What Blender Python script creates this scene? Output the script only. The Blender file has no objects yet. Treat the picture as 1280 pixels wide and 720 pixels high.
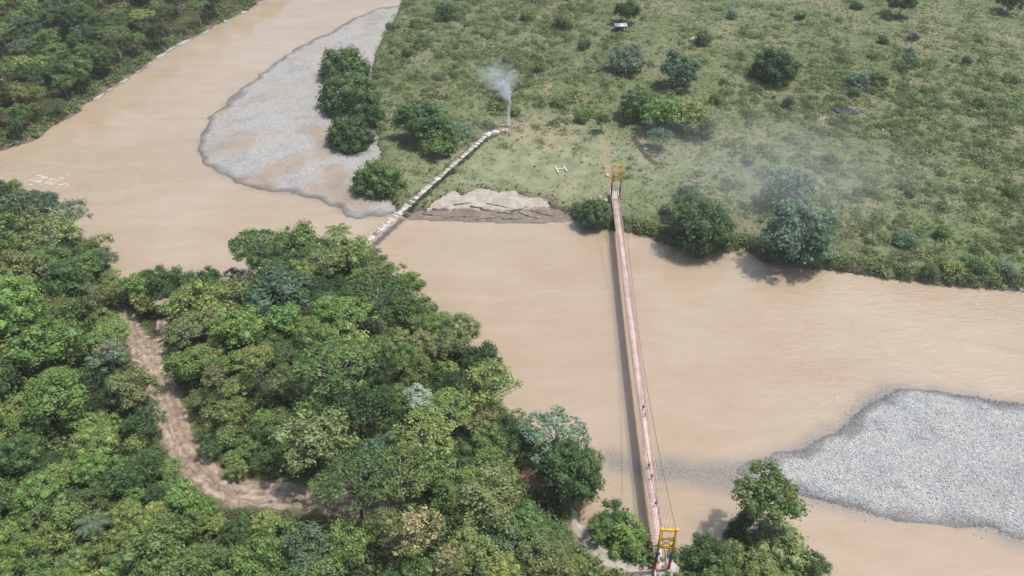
import bpy, bmesh, math, random
import numpy as np
from mathutils import Vector, Matrix

# ------------------------------------------------------------------ camera, sky, sun, exposure
scene = bpy.context.scene
cam_data = bpy.data.cameras.new('camera')
cam = bpy.data.objects.new('camera', cam_data)
scene.collection.objects.link(cam)
cam.location = (0, 0, 140)
cam.rotation_euler = (math.radians(90 - 38), 0, 0)
cam_data.sensor_width = 36
cam_data.lens = 36 * 1000 / 1280
cam_data.clip_start = 1
cam_data.clip_end = 12000
scene.camera = cam

SUN_DIR = Vector((0.40, 0.05, 1.0)).normalized()          # towards the sun
world = bpy.data.worlds.new('World')
scene.world = world
world.use_nodes = True
wn = world.node_tree.nodes
sky = wn.new('ShaderNodeTexSky')
sky.sky_type = 'NISHITA'
sky.sun_disc = False
sky.sun_elevation = math.asin(SUN_DIR.z)
sky.sun_rotation = math.atan2(SUN_DIR.x, SUN_DIR.y)
sky.air_density = 1.0
sky.dust_density = 3.0
world.node_tree.links.new(sky.outputs[0], wn['Background'].inputs[0])
wn['Background'].inputs[1].default_value = 0.14
sun_data = bpy.data.lights.new('sun', 'SUN')
sun_data.energy = 3.4
sun_data.angle = math.radians(2.0)
sun_data.color = (1.0, 0.95, 0.87)
sun = bpy.data.objects.new('sun', sun_data)
sun.rotation_euler = SUN_DIR.to_track_quat('Z', 'Y').to_euler()
sun.location = (0, 0, 300)
scene.collection.objects.link(sun)
scene.view_settings.view_transform = 'Standard'
scene.view_settings.look = 'None'
scene.view_settings.exposure = 0.25
scene.view_settings.gamma = 1.0
scene.view_settings.use_curve_mapping = False
scene.render.engine = 'CYCLES'
scene.cycles.max_bounces = 5
scene.cycles.diffuse_bounces = 3
scene.cycles.glossy_bounces = 2
scene.cycles.transmission_bounces = 2
scene.cycles.transparent_max_bounces = 4
scene.cycles.volume_bounces = 1
scene.cycles.volume_max_steps = 128
scene.cycles.use_denoising = True

rng = np.random.default_rng(7)
random.seed(7)

# ------------------------------------------------------------------ lie of the land (metres; x right, y away, water at z = 0)
# [terrain]
MEADOW = [(-51.9, 715.5), (-57.7, 477.8), (-57.3, 422.1), (-59.1, 384.7), (-62.4, 352.2), (-60.1, 320.4), (-53.6, 282.8), (-47.4, 254.3), (-45.8, 233.7), (-36.0, 218.2), (-32.2, 218.7), (-27.8, 218.7), (-24.4, 224.5), (-20.7, 228.6), (-16.4, 227.0), (-10.7, 231.1), (-4.8, 228.0), (0.0, 229.6), (5.3, 225.0), (9.5, 225.5), (12.9, 220.1), (17.0, 218.2), (19.8, 214.0), (25.7, 210.7), (33.0, 208.5), (40.8, 205.4), (48.2, 200.2), (57.9, 197.6), (63.5, 195.6), (70.1, 198.5), (76.5, 190.3), (93.3, 187.5), (106.2, 184.4), (122.8, 180.2), (144.5, 178.0), (187.6, 168.4), (263.8, 157.3), (1077.8, 715.5)]
LEFT_LAND = [(-110.9, 719.1), (-117.6, 512.8), (-126.4, 434.6), (-134.6, 411.9), (-146.3, 382.3), (-157.0, 359.7), (-161.9, 335.6), (-167.2, 315.5), (-171.5, 300.0), (-170.9, 291.3), (-176.6, 278.8), (-176.6, 269.7), (-186.0, 259.7), (-211.5, 230.7), (-331.9, 164.5), (-1396.5, 719.1)]
NEAR = [(-313.6, 152.9), (-214.4, 218.4), (-165.8, 223.3), (-147.5, 218.4), (-126.1, 197.6), (-110.9, 179.4), (-96.3, 169.3), (-77.2, 170.7), (-72.7, 184.7), (-67.8, 191.0), (-51.8, 193.5), (-39.1, 186.2), (-26.2, 172.1), (-12.7, 155.4), (-6.3, 142.6), (-0.4, 130.5), (3.6, 122.6), (15.9, 118.8), (18.5, 111.7)] + [(18.2, 110.3), (17.4, 106.7), (14.7, 103.1), (15.0, 100.1), (16.8, 100.1), (22.3, 100.7), (27.4, 97.6), (28.5, 93.9), (33.7, 94.2), (38.6, 94.6), (42.3, 93.1), (49.2, 88.9), (61.1, 84.4), (86.6, 70.8)] + [(300.0, 10.0), (300.0, -1500.0), (-1500.0, -1500.0)]
BAR_UP = [(-51.3, 481.9), (-56.3, 419.5), (-70.0, 413.4), (-82.7, 390.2), (-94.2, 369.0), (-106.3, 340.4), (-112.6, 311.0), (-118.6, 288.8), (-119.0, 271.9), (-113.6, 256.5), (-103.0, 243.8), (-89.1, 233.1), (-71.9, 228.5), (-57.1, 220.1), (-49.2, 215.8), (-41.1, 216.8), (-36.2, 218.7), (-32.2, 231.6), (-34.3, 253.5), (-42.7, 292.3), (-48.6, 331.6), (-49.0, 369.0), (-37.3, 481.9)]
BAR_DOWN = [(91.0, 138.8), (84.9, 135.3), (80.3, 132.2), (76.0, 127.1), (65.0, 119.9), (56.0, 116.2), (50.2, 114.0), (46.4, 112.7), (52.1, 110.9), (61.3, 106.7), (73.5, 102.7), (89.6, 101.1), (103.6, 96.1), (131.6, 84.8), (168.0, 91.7), (158.1, 123.9), (122.8, 134.0), (108.9, 137.5), (97.9, 139.1)]
SAND = [(-34.8, 217.9), (-29.0, 225.7), (-24.8, 232.8), (-15.8, 237.0), (-4.9, 235.9), (4.0, 232.8), (12.2, 228.7), (16.7, 221.7), (21.0, 216.0), (15.3, 214.1), (0.0, 213.7), (-15.3, 214.6), (-32.0, 215.5)]

SHOAL = [(22.2, 118.1), (28.5, 116.7), (37.3, 115.8), (46.1, 115.8), (55.1, 116.2), (56.9, 112.7), (50.2, 110.1), (41.5, 110.1), (33.1, 111.8), (26.3, 113.1), (21.9, 114.9)]

def sdist(poly, x, y):
    """signed distance to a polygon, positive inside"""
    p = np.array(poly, float); q = np.roll(p, -1, 0)
    shp = np.shape(x); x = np.ravel(np.asarray(x, float)); y = np.ravel(np.asarray(y, float))
    best = np.full(x.shape, 1e18); inside = np.zeros(x.shape, bool)
    for (ax, ay), (bx, by) in zip(p, q):
        dx, dy = bx - ax, by - ay
        t = np.clip(((x - ax) * dx + (y - ay) * dy) / (dx * dx + dy * dy + 1e-12), 0, 1)
        best = np.minimum(best, (x - ax - t * dx) ** 2 + (y - ay - t * dy) ** 2)
        if ay != by:
            c = ((ay > y) != (by > y)) & (x < dx * (y - ay) / (by - ay) + ax)
            inside ^= c
    d = np.sqrt(best)
    return np.where(inside, d, -d).reshape(shp)

def smooth(t):
    t = np.clip(t, 0, 1)
    return t * t * (3 - 2 * t)

def wob(x, y, s, k=0.0):
    """cheap smooth noise, about -1..1, wavelength about s metres"""
    a = 6.283 / s
    return (np.sin(a * (x + 0.31 * y) + k) * np.cos(a * (0.83 * y - 0.42 * x) + 1.7 * k)
            + 0.6 * np.sin(a * 1.93 * (y + 0.5 * x) + 2.1 + k) * np.cos(a * 1.71 * (x - 0.23 * y) + 0.4)) / 1.4

def vnoise(x, y, s, seed=0):
    """value noise, 0..1, on a lattice of s metres"""
    x = np.asarray(x, float) / s; y = np.asarray(y, float) / s
    i = np.floor(x).astype(np.int64); j = np.floor(y).astype(np.int64); u = x - i; v = y - j
    u = u * u * (3 - 2 * u); v = v * v * (3 - 2 * v)
    def h(a, b):
        n = (a * 374761393 + b * 668265263 + seed * 1442695041) & 0xffffffff
        n = ((n ^ (n >> 13)) * 1274126177) & 0xffffffff
        return ((n ^ (n >> 16)) & 0xffff) / 65535.0
    return (h(i, j) * (1 - u) + h(i + 1, j) * u) * (1 - v) + (h(i, j + 1) * (1 - u) + h(i + 1, j + 1) * u) * v

def height(x, y):
    x = np.asarray(x, float); y = np.asarray(y, float)
    edge = 0.9 * wob(x, y, 9.0) + 0.5 * wob(x, y, 4.1, 2.0)
    m = sdist(MEADOW, x, y) + edge
    hm = -2.0 + 4.3 * smooth((m + 1.6) / 3.4) + 0.012 * np.clip(m, 0, 400) + np.clip(m / 12, 0, 1) * (0.55 * wob(x, y, 38.0, 1.0) + 0.25 * wob(x, y, 13.0, 3.0))
    l = sdist(LEFT_LAND, x, y) + edge
    hl = -2.0 + 3.6 * smooth((l + 2.2) / 4.4) + 0.24 * np.clip(l - 2, 0, 120) + np.clip(l / 15, 0, 1) * 1.2 * wob(x, y, 30.0, 4.0)
    n = sdist(NEAR, x, y) + edge
    hn = -2.0 + 4.6 * smooth((n + 1.5) / 5.0) + 9.0 * smooth((n - 4) / 34) * smooth((60 - x) / 55) + np.clip(n / 15, 0, 1) * 0.7 * wob(x, y, 27.0, 5.0)
    return np.maximum(np.maximum(hm, hl), hn)

def bar_height(poly, x, y):
    d = sdist(poly, x, y) + 3.0 * (vnoise(x, y, 9.0, 1) - 0.5) + 2.4 * (vnoise(x, y, 3.5, 2) - 0.5)
    return -0.45 + 0.5 * smooth((d + 3) / 4.0) + 0.75 * smooth(d / 14) + 0.10 * smooth(d / 5) * wob(x, y, 16.0, 2.0)

SAND_EDGE = [(-37.5, 219.1), (-32.2, 217.7), (-26.9, 216.3), (-21.6, 217.2), (-15.4, 215.8), (-9.0, 216.8), (0.0, 215.4), (6.4, 216.8), (12.8, 216.3), (21.1, 217.2), (25.7, 216.8)]

def line_dist(line, x, y):
    best = np.full(np.shape(x), 1e18)
    for (ax, ay), (bx, by) in zip(line[:-1], line[1:]):
        dx, dy = bx - ax, by - ay
        t = np.clip(((x - ax) * dx + (y - ay) * dy) / (dx * dx + dy * dy), 0, 1)
        best = np.minimum(best, (x - ax - t * dx) ** 2 + (y - ay - t * dy) ** 2)
    return np.sqrt(best)

def sand_height(x, y):
    d = np.where(sdist(SAND, x, y) > -0.01, 1, np.sign(sdist(SAND, x, y) + 1.2)) * line_dist(SAND_EDGE, x, y)
    d = d + 0.35 * wob(x, y, 5.0, 1.0)
    base = -0.30 + 0.45 * smooth((d + 1.0) / 1.8) + 0.05 * np.clip(d, 0, 12)
    w = smooth((14 - x) / 12)
    return base + 0.5 * smooth((d - 3.4 - 0.8 * wob(x, y, 11.0, 3.0)) / 0.45) * w + 0.6 * smooth((d - 3) / 5) * (1 - w) + 0.05 * wob(x, y, 2.6)
# [/terrain]

def gz(x, y):
    return float(height(np.array([x]), np.array([y]))[0])

# ------------------------------------------------------------------ helpers
COL = scene.collection

def mesh_np(name, v, f, mat=None, smooth_shade=False, attrs=None):
    """mesh from vertex array and equal-sided face array"""
    v = np.asarray(v, np.float32); f = np.asarray(f, np.int32)
    me = bpy.data.meshes.new(name)
    n, k = f.shape
    me.vertices.add(len(v)); me.vertices.foreach_set('co', v.ravel())
    me.loops.add(n * k); me.loops.foreach_set('vertex_index', f.ravel())
    me.polygons.add(n); me.polygons.foreach_set('loop_start', np.arange(n, dtype=np.int32) * k)
    if smooth_shade:
        me.polygons.foreach_set('use_smooth', np.ones(n, bool))
    for an, av in (attrs or {}).items():
        a = me.attributes.new(an, 'FLOAT', 'POINT'); a.data.foreach_set('value', np.asarray(av, np.float32))
    me.update(calc_edges=True)
    if mat: me.materials.append(mat)
    return me

def obj(name, me, parent=None, loc=None):
    o = bpy.data.objects.new(name, me); COL.objects.link(o)
    if parent is not None: o.parent = parent
    if loc is not None: o.location = loc
    return o

def thing(name, label, cat, loc=(0, 0, 0), rz=0.0, group=None, me=None):
    o = bpy.data.objects.new(name, me); COL.objects.link(o)
    o.location = loc; o.rotation_euler = (0, 0, rz)
    o['label'] = label; o['category'] = cat
    if group: o['group'] = group
    return o

def setting(name, me, kind='structure', label=None):
    o = obj(name, me); o['kind'] = kind
    if label: o['label'] = label
    return o

class Geo:
    """collects triangles and quads (as quads) into one mesh"""
    def __init__(s): s.v = []; s.f = []; s.n = 0
    def add(s, v, f):
        v = np.asarray(v, float); f = np.asarray(f, int)
        s.v.append(v); s.f.append(f + s.n); s.n += len(v)
    def box(s, c, half, m=None):
        p = np.array([[i, j, k] for i in (-1, 1) for j in (-1, 1) for k in (-1, 1)], float) * np.array(half)
        if m is not None: p = p @ np.array(m).T
        s.add(p + np.array(c), [[0, 1, 3, 2], [4, 6, 7, 5], [0, 4, 5, 1], [2, 3, 7, 6], [0, 2, 6, 4], [1, 5, 7, 3]])
    def beam(s, a, b, w, t=None):
        a = Vector(a); b = Vector(b); d = b - a; L = d.length
        m = d.to_track_quat('Z', 'Y').to_matrix()
        s.box((a + b) / 2, (w / 2, (t or w) / 2, L / 2), m)
    def tube(s, pts, rad, k=6, cap=True):
        pts = np.asarray(pts, float); n = len(pts)
        rad = np.broadcast_to(np.asarray(rad, float), (n,))
        d = np.gradient(pts, axis=0); d /= np.linalg.norm(d, axis=1)[:, None] + 1e-9
        ref = np.array([0.3, 0.9, 0.2]) if abs(d[0] @ np.array([0.3, 0.9, 0.2])) < 0.85 else np.array([1.0, 0, 0])
        a = np.cross(d, ref); a /= np.linalg.norm(a, axis=1)[:, None] + 1e-9
        b = np.cross(d, a)
        th = np.arange(k) * 2 * math.pi / k
        v = (pts[:, None] + rad[:, None, None] * (np.cos(th)[None, :, None] * a[:, None] + np.sin(th)[None, :, None] * b[:, None])).reshape(-1, 3)
        f = [[i * k + j, i * k + (j + 1) % k, (i + 1) * k + (j + 1) % k, (i + 1) * k + j] for i in range(n - 1) for j in range(k)]
        if cap:
            e = [[0, 0]]
            v = np.vstack([v, pts[:1], pts[-1:]]); c0, c1 = n * k, n * k + 1
            for j in range(0, k, 2):
                f.append([c0, (j + 2) % k, (j + 1) % k, j])
                o = (n - 1) * k
                f.append([c1, o + j, o + (j + 1) % k, o + (j + 2) % k])
        s.add(v, f)
    def mesh(s, name, mat, smooth_shade=False):
        return mesh_np(name, np.vstack(s.v), np.vstack(s.f), mat, smooth_shade)

# ------------------------------------------------------------------ materials
def nmat(name):
    m = bpy.data.materials.new(name); m.use_nodes = True
    nt = m.node_tree; nt.nodes.clear()
    return m, nt, nt.nodes, nt.links

def node(nt, t, **kw):
    n = nt.nodes.new(t)
    for k, v in kw.items(): setattr(n, k, v)
    return n

def bsdf(nt, rough=0.8, spec=0.3):
    b = node(nt, 'ShaderNodeBsdfPrincipled'); o = node(nt, 'ShaderNodeOutputMaterial')
    b.inputs['Roughness'].default_value = rough
    b.inputs['Specular IOR Level'].default_value = spec
    nt.links.new(b.outputs[0], o.inputs[0])
    return b, o

def noise(nt, scale, detail=4, rough=0.55, vec=None, dist=0.0):
    n = node(nt, 'ShaderNodeTexNoise'); n.inputs['Scale'].default_value = scale
    n.inputs['Detail'].default_value = detail; n.inputs['Roughness'].default_value = rough
    n.inputs['Distortion'].default_value = dist
    if vec is not None: nt.links.new(vec, n.inputs['Vector'])
    return n

def ramp(nt, fac, stops):
    r = node(nt, 'ShaderNodeValToRGB')
    e = r.color_ramp.elements
    while len(e) < len(stops): e.new(0.5)
    for i, (p, c) in enumerate(stops):
        e[i].position = p
        e[i].color = (c[0], c[1], c[2], 1) if not np.isscalar(c) else (c, c, c, 1)
    nt.links.new(fac, r.inputs[0])
    return r.outputs[0]

def mix(nt, fac, a, b, mode='MIX'):
    m = node(nt, 'ShaderNodeMix', data_type='RGBA', blend_type=mode)
    for i, s in ((0, fac), (6, a), (7, b)):
        if hasattr(s, 'links') or isinstance(s, bpy.types.NodeSocket): nt.links.new(s, m.inputs[i])
        elif i == 0: m.inputs[0].default_value = s
        else: m.inputs[i].default_value = (*s, 1)
    return m.outputs[2]

def mathn(nt, op, a, b=None, c=None, clamp=False):
    m = node(nt, 'ShaderNodeMath', operation=op, use_clamp=clamp)
    for i, s in enumerate((a, b, c)):
        if s is None: continue
        if isinstance(s, bpy.types.NodeSocket): nt.links.new(s, m.inputs[i])
        else: m.inputs[i].default_value = s
    return m.outputs[0]

def bump(nt, b, h, strength, dist):
    n = node(nt, 'ShaderNodeBump'); n.inputs['Strength'].default_value = strength; n.inputs['Distance'].default_value = dist
    nt.links.new(h, n.inputs['Height']); nt.links.new(n.outputs[0], b.inputs['Normal'])

def pos(nt):
    return node(nt, 'ShaderNodeNewGeometry').outputs['Position']

def attr(nt, name):
    return node(nt, 'ShaderNodeAttribute', attribute_name=name).outputs['Fac']

def plain(name, c, rough=0.7, spec=0.3, var=0.25, scale=3.0, metal=0.0):
    m, nt, N, L = nmat(name); b, o = bsdf(nt, rough, spec)
    tc = node(nt, 'ShaderNodeTexCoord').outputs['Object']
    n = noise(nt, scale, 5, 0.6, tc)
    L.new(ramp(nt, n.outputs[0], [(0.3, [x * (1 - var) for x in c]), (0.7, [min(1, x * (1 + var * 0.6)) for x in c])]), b.inputs['Base Color'])
    b.inputs['Metallic'].default_value = metal
    return m

def leaf_material(name, tint_attr=False, transl=0.34, lo=0.55, hi=1.42, sets=None):
    """leaf colour: the plant's own colour (object colour or a tint per bush), varied leaf by leaf"""
    m, nt, N, L = nmat(name); b, o = bsdf(nt, 0.7, 0.12)
    if tint_attr:
        base = ramp(nt, attr(nt, 'tint'), sets)
    else:
        base = node(nt, 'ShaderNodeObjectInfo').outputs['Color']
    ri = node(nt, 'ShaderNodeNewGeometry').outputs['Random Per Island']
    v = ramp(nt, ri, [(0, lo), (1, hi)])
    c = mix(nt, 1.0, base, v, 'MULTIPLY')
    hs = node(nt, 'ShaderNodeHueSaturation')
    r2 = mathn(nt, 'FRACT', mathn(nt, 'MULTIPLY', ri, 17.31))
    L.new(mathn(nt, 'MULTIPLY_ADD', r2, 0.05, 0.475), hs.inputs['Hue'])
    L.new(mathn(nt, 'MULTIPLY_ADD', r2, -0.2, 1.08), hs.inputs['Saturation'])
    L.new(c, hs.inputs['Color'])
    L.new(hs.outputs[0], b.inputs['Base Color'])
    t = node(nt, 'ShaderNodeBsdfTranslucent'); L.new(hs.outputs[0], t.inputs[0])
    ms = node(nt, 'ShaderNodeMixShader'); ms.inputs[0].default_value = transl
    L.new(b.outputs[0], ms.inputs[1]); L.new(t.outputs[0], ms.inputs[2]); L.new(ms.outputs[0], o.inputs[0])
    return m

def ground_material():
    m, nt, N, L = nmat('ground'); b, o = bsdf(nt, 0.95, 0.1)
    p = pos(nt)
    n1 = noise(nt, 0.035, 6, 0.62, p); n2 = noise(nt, 0.22, 6, 0.65, p, 0.4); n3 = noise(nt, 1.3, 5, 0.7, p)
    grass = ramp(nt, n2.outputs[0], [(0.30, (0.088, 0.128, 0.056)), (0.48, (0.126, 0.162, 0.074)), (0.62, (0.170, 0.190, 0.097)), (0.75, (0.212, 0.205, 0.130))])
    dry = ramp(nt, n3.outputs[0], [(0.3, (0.175, 0.165, 0.095)), (0.7, (0.29, 0.26, 0.17))])
    c = mix(nt, ramp(nt, n1.outputs[0], [(0.47, 0.0), (0.66, 0.8)]), grass, dry)
    c = mix(nt, 0.55, c, ramp(nt, n3.outputs[0], [(0.3, 0.55), (0.72, 1.3)]), 'MULTIPLY')
    c = mix(nt, attr(nt, 'lawn'), c, ramp(nt, n2.outputs[0], [(0.3, (0.185, 0.215, 0.125)), (0.5, (0.265, 0.275, 0.175)), (0.7, (0.34, 0.325, 0.225))]))
    soil = ramp(nt, n3.outputs[0], [(0.3, (0.22, 0.165, 0.115)), (0.7, (0.38, 0.30, 0.225))])
    bare = mathn(nt, 'MULTIPLY', attr(nt, 'bare'), ramp(nt, n2.outputs[0], [(0.35, 0.25), (0.6, 1.0)]), clamp=True)
    c = mix(nt, bare, c, soil)
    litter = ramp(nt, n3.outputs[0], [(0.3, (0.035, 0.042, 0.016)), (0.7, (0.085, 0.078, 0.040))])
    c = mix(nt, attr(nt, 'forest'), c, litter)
    mud = ramp(nt, n3.outputs[0], [(0.3, (0.10, 0.08, 0.055)), (0.7, (0.20, 0.16, 0.115))])
    z = node(nt, 'ShaderNodeSeparateXYZ'); L.new(p, z.inputs[0])
    c = mix(nt, ramp(nt, mathn(nt, 'MULTIPLY_ADD', n2.outputs[0], -1.2, mathn(nt, 'MULTIPLY', z.outputs[2], 0.5)), [(0.0, 1.0), (0.22, 0.0)]), c, mud)
    L.new(c, b.inputs['Base Color'])
    bump(nt, b, n3.outputs[0], 0.8, 0.35)
    return m

def water_material():
    m, nt, N, L = nmat('muddy_water'); b, o = bsdf(nt, 0.07, 0.9)
    b.inputs['IOR'].default_value = 1.45
    b.inputs['Subsurface Weight'].default_value = 0.9; b.inputs['Subsurface Radius'].default_value = (1.0, 0.85, 0.7); b.inputs['Subsurface Scale'].default_value = 1.8
    p = pos(nt)
    mp = node(nt, 'ShaderNodeMapping'); mp.inputs['Rotation'].default_value = (0, 0, math.radians(20)); mp.inputs['Scale'].default_value = (0.35, 1.0, 1.0)
    L.new(p, mp.inputs[0])
    n1 = noise(nt, 0.018, 5, 0.55, p, 1.2); n2 = noise(nt, 0.09, 5, 0.6, mp.outputs[0], 1.5)
    c = ramp(nt, n1.outputs[0], [(0.3, (0.372, 0.292, 0.200)), (0.7, (0.432, 0.356, 0.268))])
    c = mix(nt, 0.35, c, ramp(nt, n2.outputs[0], [(0.35, (0.360, 0.274, 0.185)), (0.65, (0.450, 0.374, 0.286))]))
    mp2 = node(nt, 'ShaderNodeMapping'); mp2.inputs['Rotation'].default_value = (0, 0, math.radians(12)); mp2.inputs['Scale'].default_value = (0.12, 1.0, 1.0)
    L.new(p, mp2.inputs[0])
    n3 = noise(nt, 0.5, 6, 0.7, mp2.outputs[0], 2.5)
    c = mix(nt, 0.22, c, ramp(nt, n3.outputs[0], [(0.36, 0.86), (0.66, 1.12)]), 'MULTIPLY')
    v = noise(nt, 1.6, 3, 0.7, p)
    sh = mathn(nt, 'MULTIPLY', attr(nt, 'shallow'), ramp(nt, v.outputs[0], [(0.36, 0.35), (0.62, 1.0)]))
    c = mix(nt, sh, c, (0.185, 0.185, 0.18))
    L.new(c, b.inputs['Base Color'])
    w1 = noise(nt, 0.55, 4, 0.6, mp.outputs[0], 1.0); w2 = noise(nt, 2.6, 3, 0.6, p)
    calm = ramp(nt, noise(nt, 0.02, 3, 0.5, p).outputs[0], [(0.40, 0.15), (0.58, 1.0)])
    h = mathn(nt, 'ADD', w1.outputs[0], mathn(nt, 'MULTIPLY', w2.outputs[0], 0.25))
    w3 = noise(nt, 0.42, 3, 0.55, mp.outputs[0], 1.8)
    h = mathn(nt, 'ADD', mathn(nt, 'MULTIPLY', h, calm), mathn(nt, 'MULTIPLY', mathn(nt, 'ADD', w3.outputs[0], mathn(nt, 'MULTIPLY', w1.outputs[0], 0.7)), mathn(nt, 'MULTIPLY', attr(nt, 'ripple'), 20.0)))
    bump(nt, b, h, 0.20, 0.40)
    return m

def gravel_material():
    m, nt, N, L = nmat('gravel'); b, o = bsdf(nt, 0.85, 0.3)
    p = pos(nt)
    v = node(nt, 'ShaderNodeTexVoronoi'); v.inputs['Scale'].default_value = 3.6; L.new(p, v.inputs['Vector'])
    v2 = node(nt, 'ShaderNodeTexVoronoi'); v2.inputs['Scale'].default_value = 5.5; L.new(p, v2.inputs['Vector'])
    g = node(nt, 'ShaderNodeSeparateColor'); L.new(v.outputs['Color'], g.inputs[0])
    c = ramp(nt, g.outputs[0], [(0.0, (0.30, 0.312, 0.315)), (0.5, (0.41, 0.425, 0.425)), (0.9, (0.53, 0.54, 0.535)), (1.0, (0.68, 0.685, 0.67))])
    c = mix(nt, ramp(nt, v.outputs['Distance'], [(0.25, 0.0), (0.6, 0.5)]), c, (0.24, 0.24, 0.24))
    silt = ramp(nt, noise(nt, 0.05, 5, 0.62, p, 0.6).outputs[0], [(0.44, 0.0), (0.58, 0.9)])
    z = node(nt, 'ShaderNodeSeparateXYZ'); L.new(p, z.inputs[0])
    c = mix(nt, mathn(nt, 'MULTIPLY', silt, attr(nt, 'silt')), c, (0.345, 0.29, 0.235))
    wet = ramp(nt, z.outputs[2], [(0.05, 0.48), (0.17, 1.0)])
    tone = noise(nt, 0.11, 5, 0.65, p, 0.5)
    c = mix(nt, 1.0, c, ramp(nt, tone.outputs[0], [(0.32, (0.80, 0.80, 0.81)), (0.5, (1.0, 1.0, 1.0)), (0.68, (1.06, 1.0, 0.93))]), 'MULTIPLY')
    c = mix(nt, 1.0, c, wet, 'MULTIPLY')
    c = mix(nt, attr(nt, 'dull'), c, mix(nt, 1.0, c, (0.88, 0.86, 0.83), 'MULTIPLY'))
    L.new(c, b.inputs['Base Color'])
    bump(nt, b, mathn(nt, 'MULTIPLY', v.outputs['Distance'], -1.0), 0.7, 0.2)
    return m

def stone_material():
    m, nt, N, L = nmat('river_stone'); b, o = bsdf(nt, 0.75, 0.35)
    ri = node(nt, 'ShaderNodeNewGeometry').outputs['Random Per Island']
    c = ramp(nt, ri, [(0.0, (0.25, 0.265, 0.275)), (0.45, (0.44, 0.462, 0.470)), (0.85, (0.60, 0.622, 0.625)), (0.97, (0.80, 0.81, 0.80))])
    z = node(nt, 'ShaderNodeSeparateXYZ'); L.new(pos(nt), z.inputs[0])
    c = mix(nt, 1.0, c, ramp(nt, z.outputs[2], [(0.08, 0.42), (0.26, 1.0)]), 'MULTIPLY')
    tone = noise(nt, 0.11, 5, 0.65, pos(nt), 0.5)
    c = mix(nt, 1.0, c, ramp(nt, tone.outputs[0], [(0.32, (0.78, 0.78, 0.80)), (0.5, (1.0, 1.0, 1.0)), (0.68, (1.08, 1.0, 0.91))]), 'MULTIPLY')
    L.new(c, b.inputs['Base Color'])
    return m

def road_material():
    m, nt, N, L = nmat('dirt_road'); b, o = bsdf(nt, 0.95, 0.1)
    p = pos(nt)
    n1 = noise(nt, 0.35, 6, 0.65, p, 0.8); n2 = noise(nt, 2.2, 5, 0.7, p)
    c = ramp(nt, n1.outputs[0], [(0.32, (0.165, 0.125, 0.092)), (0.5, (0.29, 0.228, 0.172)), (0.66, (0.45, 0.365, 0.29))])
    c = mix(nt, 0.5, c, ramp(nt, n2.outputs[0], [(0.3, 0.6), (0.7, 1.3)]), 'MULTIPLY')
    rut = ramp(nt, attr(nt, 'rut'), [(0.0, 1.1), (1.0, 0.55)])
    c = mix(nt, 1.0, c, rut, 'MULTIPLY')
    L.new(c, b.inputs['Base Color']); bump(nt, b, n2.outputs[0], 0.8, 0.25)
    return m

def sand_material():
    m, nt, N, L = nmat('sand'); b, o = bsdf(nt, 0.95, 0.15)
    p = pos(nt); n1 = noise(nt, 0.3, 5, 0.6, p, 1.0); n2 = noise(nt, 2.5, 5, 0.7, p)
    c = ramp(nt, n1.outputs[0], [(0.35, (0.30, 0.265, 0.225)), (0.65, (0.43, 0.39, 0.34))])
    z = node(nt, 'ShaderNodeSeparateXYZ'); L.new(p, z.inputs[0])
    wet = ramp(nt, mathn(nt, 'MULTIPLY_ADD', n1.outputs[0], 0.5, z.outputs[2]), [(0.55, (0.52, 0.49, 0.47)), (0.95, (1, 1, 1))])
    c = mix(nt, 1.0, c, wet, 'MULTIPLY')
    c = mix(nt, 0.35, c, ramp(nt, n2.outputs[0], [(0.3, 0.6), (0.7, 1.25)]), 'MULTIPLY')
    L.new(c, b.inputs['Base Color']); bump(nt, b, n2.outputs[0], 0.6, 0.2)
    return m

M_GROUND = ground_material(); M_WATER = water_material(); M_GRAVEL = gravel_material(); M_STONE = stone_material()
M_ROAD = road_material(); M_SAND = sand_material()
M_LEAF = leaf_material('leaf')
M_GRASS = leaf_material('grass_blade', True, 0.45, 0.7, 1.3, [(0.0, (0.095, 0.150, 0.062)), (0.5, (0.148, 0.192, 0.085)), (0.8, (0.205, 0.225, 0.115)), (1.0, (0.26, 0.248, 0.165))])
M_SCRUB = leaf_material('scrub_leaf', True, 0.38, 0.6, 1.55, [(0.0, (0.085, 0.138, 0.055)), (0.45, (0.165, 0.222, 0.086)), (0.8, (0.255, 0.29, 0.125)), (1.0, (0.33, 0.315, 0.20))])
M_BARK = plain('bark', (0.13, 0.10, 0.075), 0.9, 0.1, 0.35, 2.0)
M_PALE_BARK = plain('pale_bark', (0.36, 0.345, 0.31), 0.85, 0.15, 0.3, 2.0)
M_DRIFT = plain('driftwood', (0.22, 0.185, 0.155), 0.9, 0.1, 0.35, 1.5)
M_YELLOW = plain('yellow_paint', (0.72, 0.40, 0.03), 0.5, 0.4, 0.2, 0.8)
M_BLUE = plain('blue_paint', (0.02, 0.05, 0.22), 0.5, 0.4, 0.25, 0.8)
M_RED = plain('red_paint', (0.42, 0.03, 0.025), 0.5, 0.4, 0.25, 0.8)
M_PINK = plain('faded_red_deck', (0.55, 0.42, 0.375), 0.8, 0.2, 0.25, 0.35)
M_PINK2 = plain('faded_red_rail', (0.60, 0.37, 0.35), 0.7, 0.3, 0.2, 0.5)
M_STEEL = plain('weathered_steel', (0.16, 0.14, 0.13), 0.6, 0.4, 0.3, 1.0, 0.3)
M_CONC = plain('concrete', (0.48, 0.45, 0.41), 0.9, 0.2, 0.25, 0.8)
M_PLANK = [plain('plank_pale', (0.66, 0.62, 0.57), 0.9, 0.1, 0.3, 1.2), plain('plank_grey', (0.46, 0.41, 0.36), 0.9, 0.1, 0.3, 1.2), plain('plank_brown', (0.28, 0.22, 0.175), 0.9, 0.1, 0.3, 1.2)]
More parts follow.
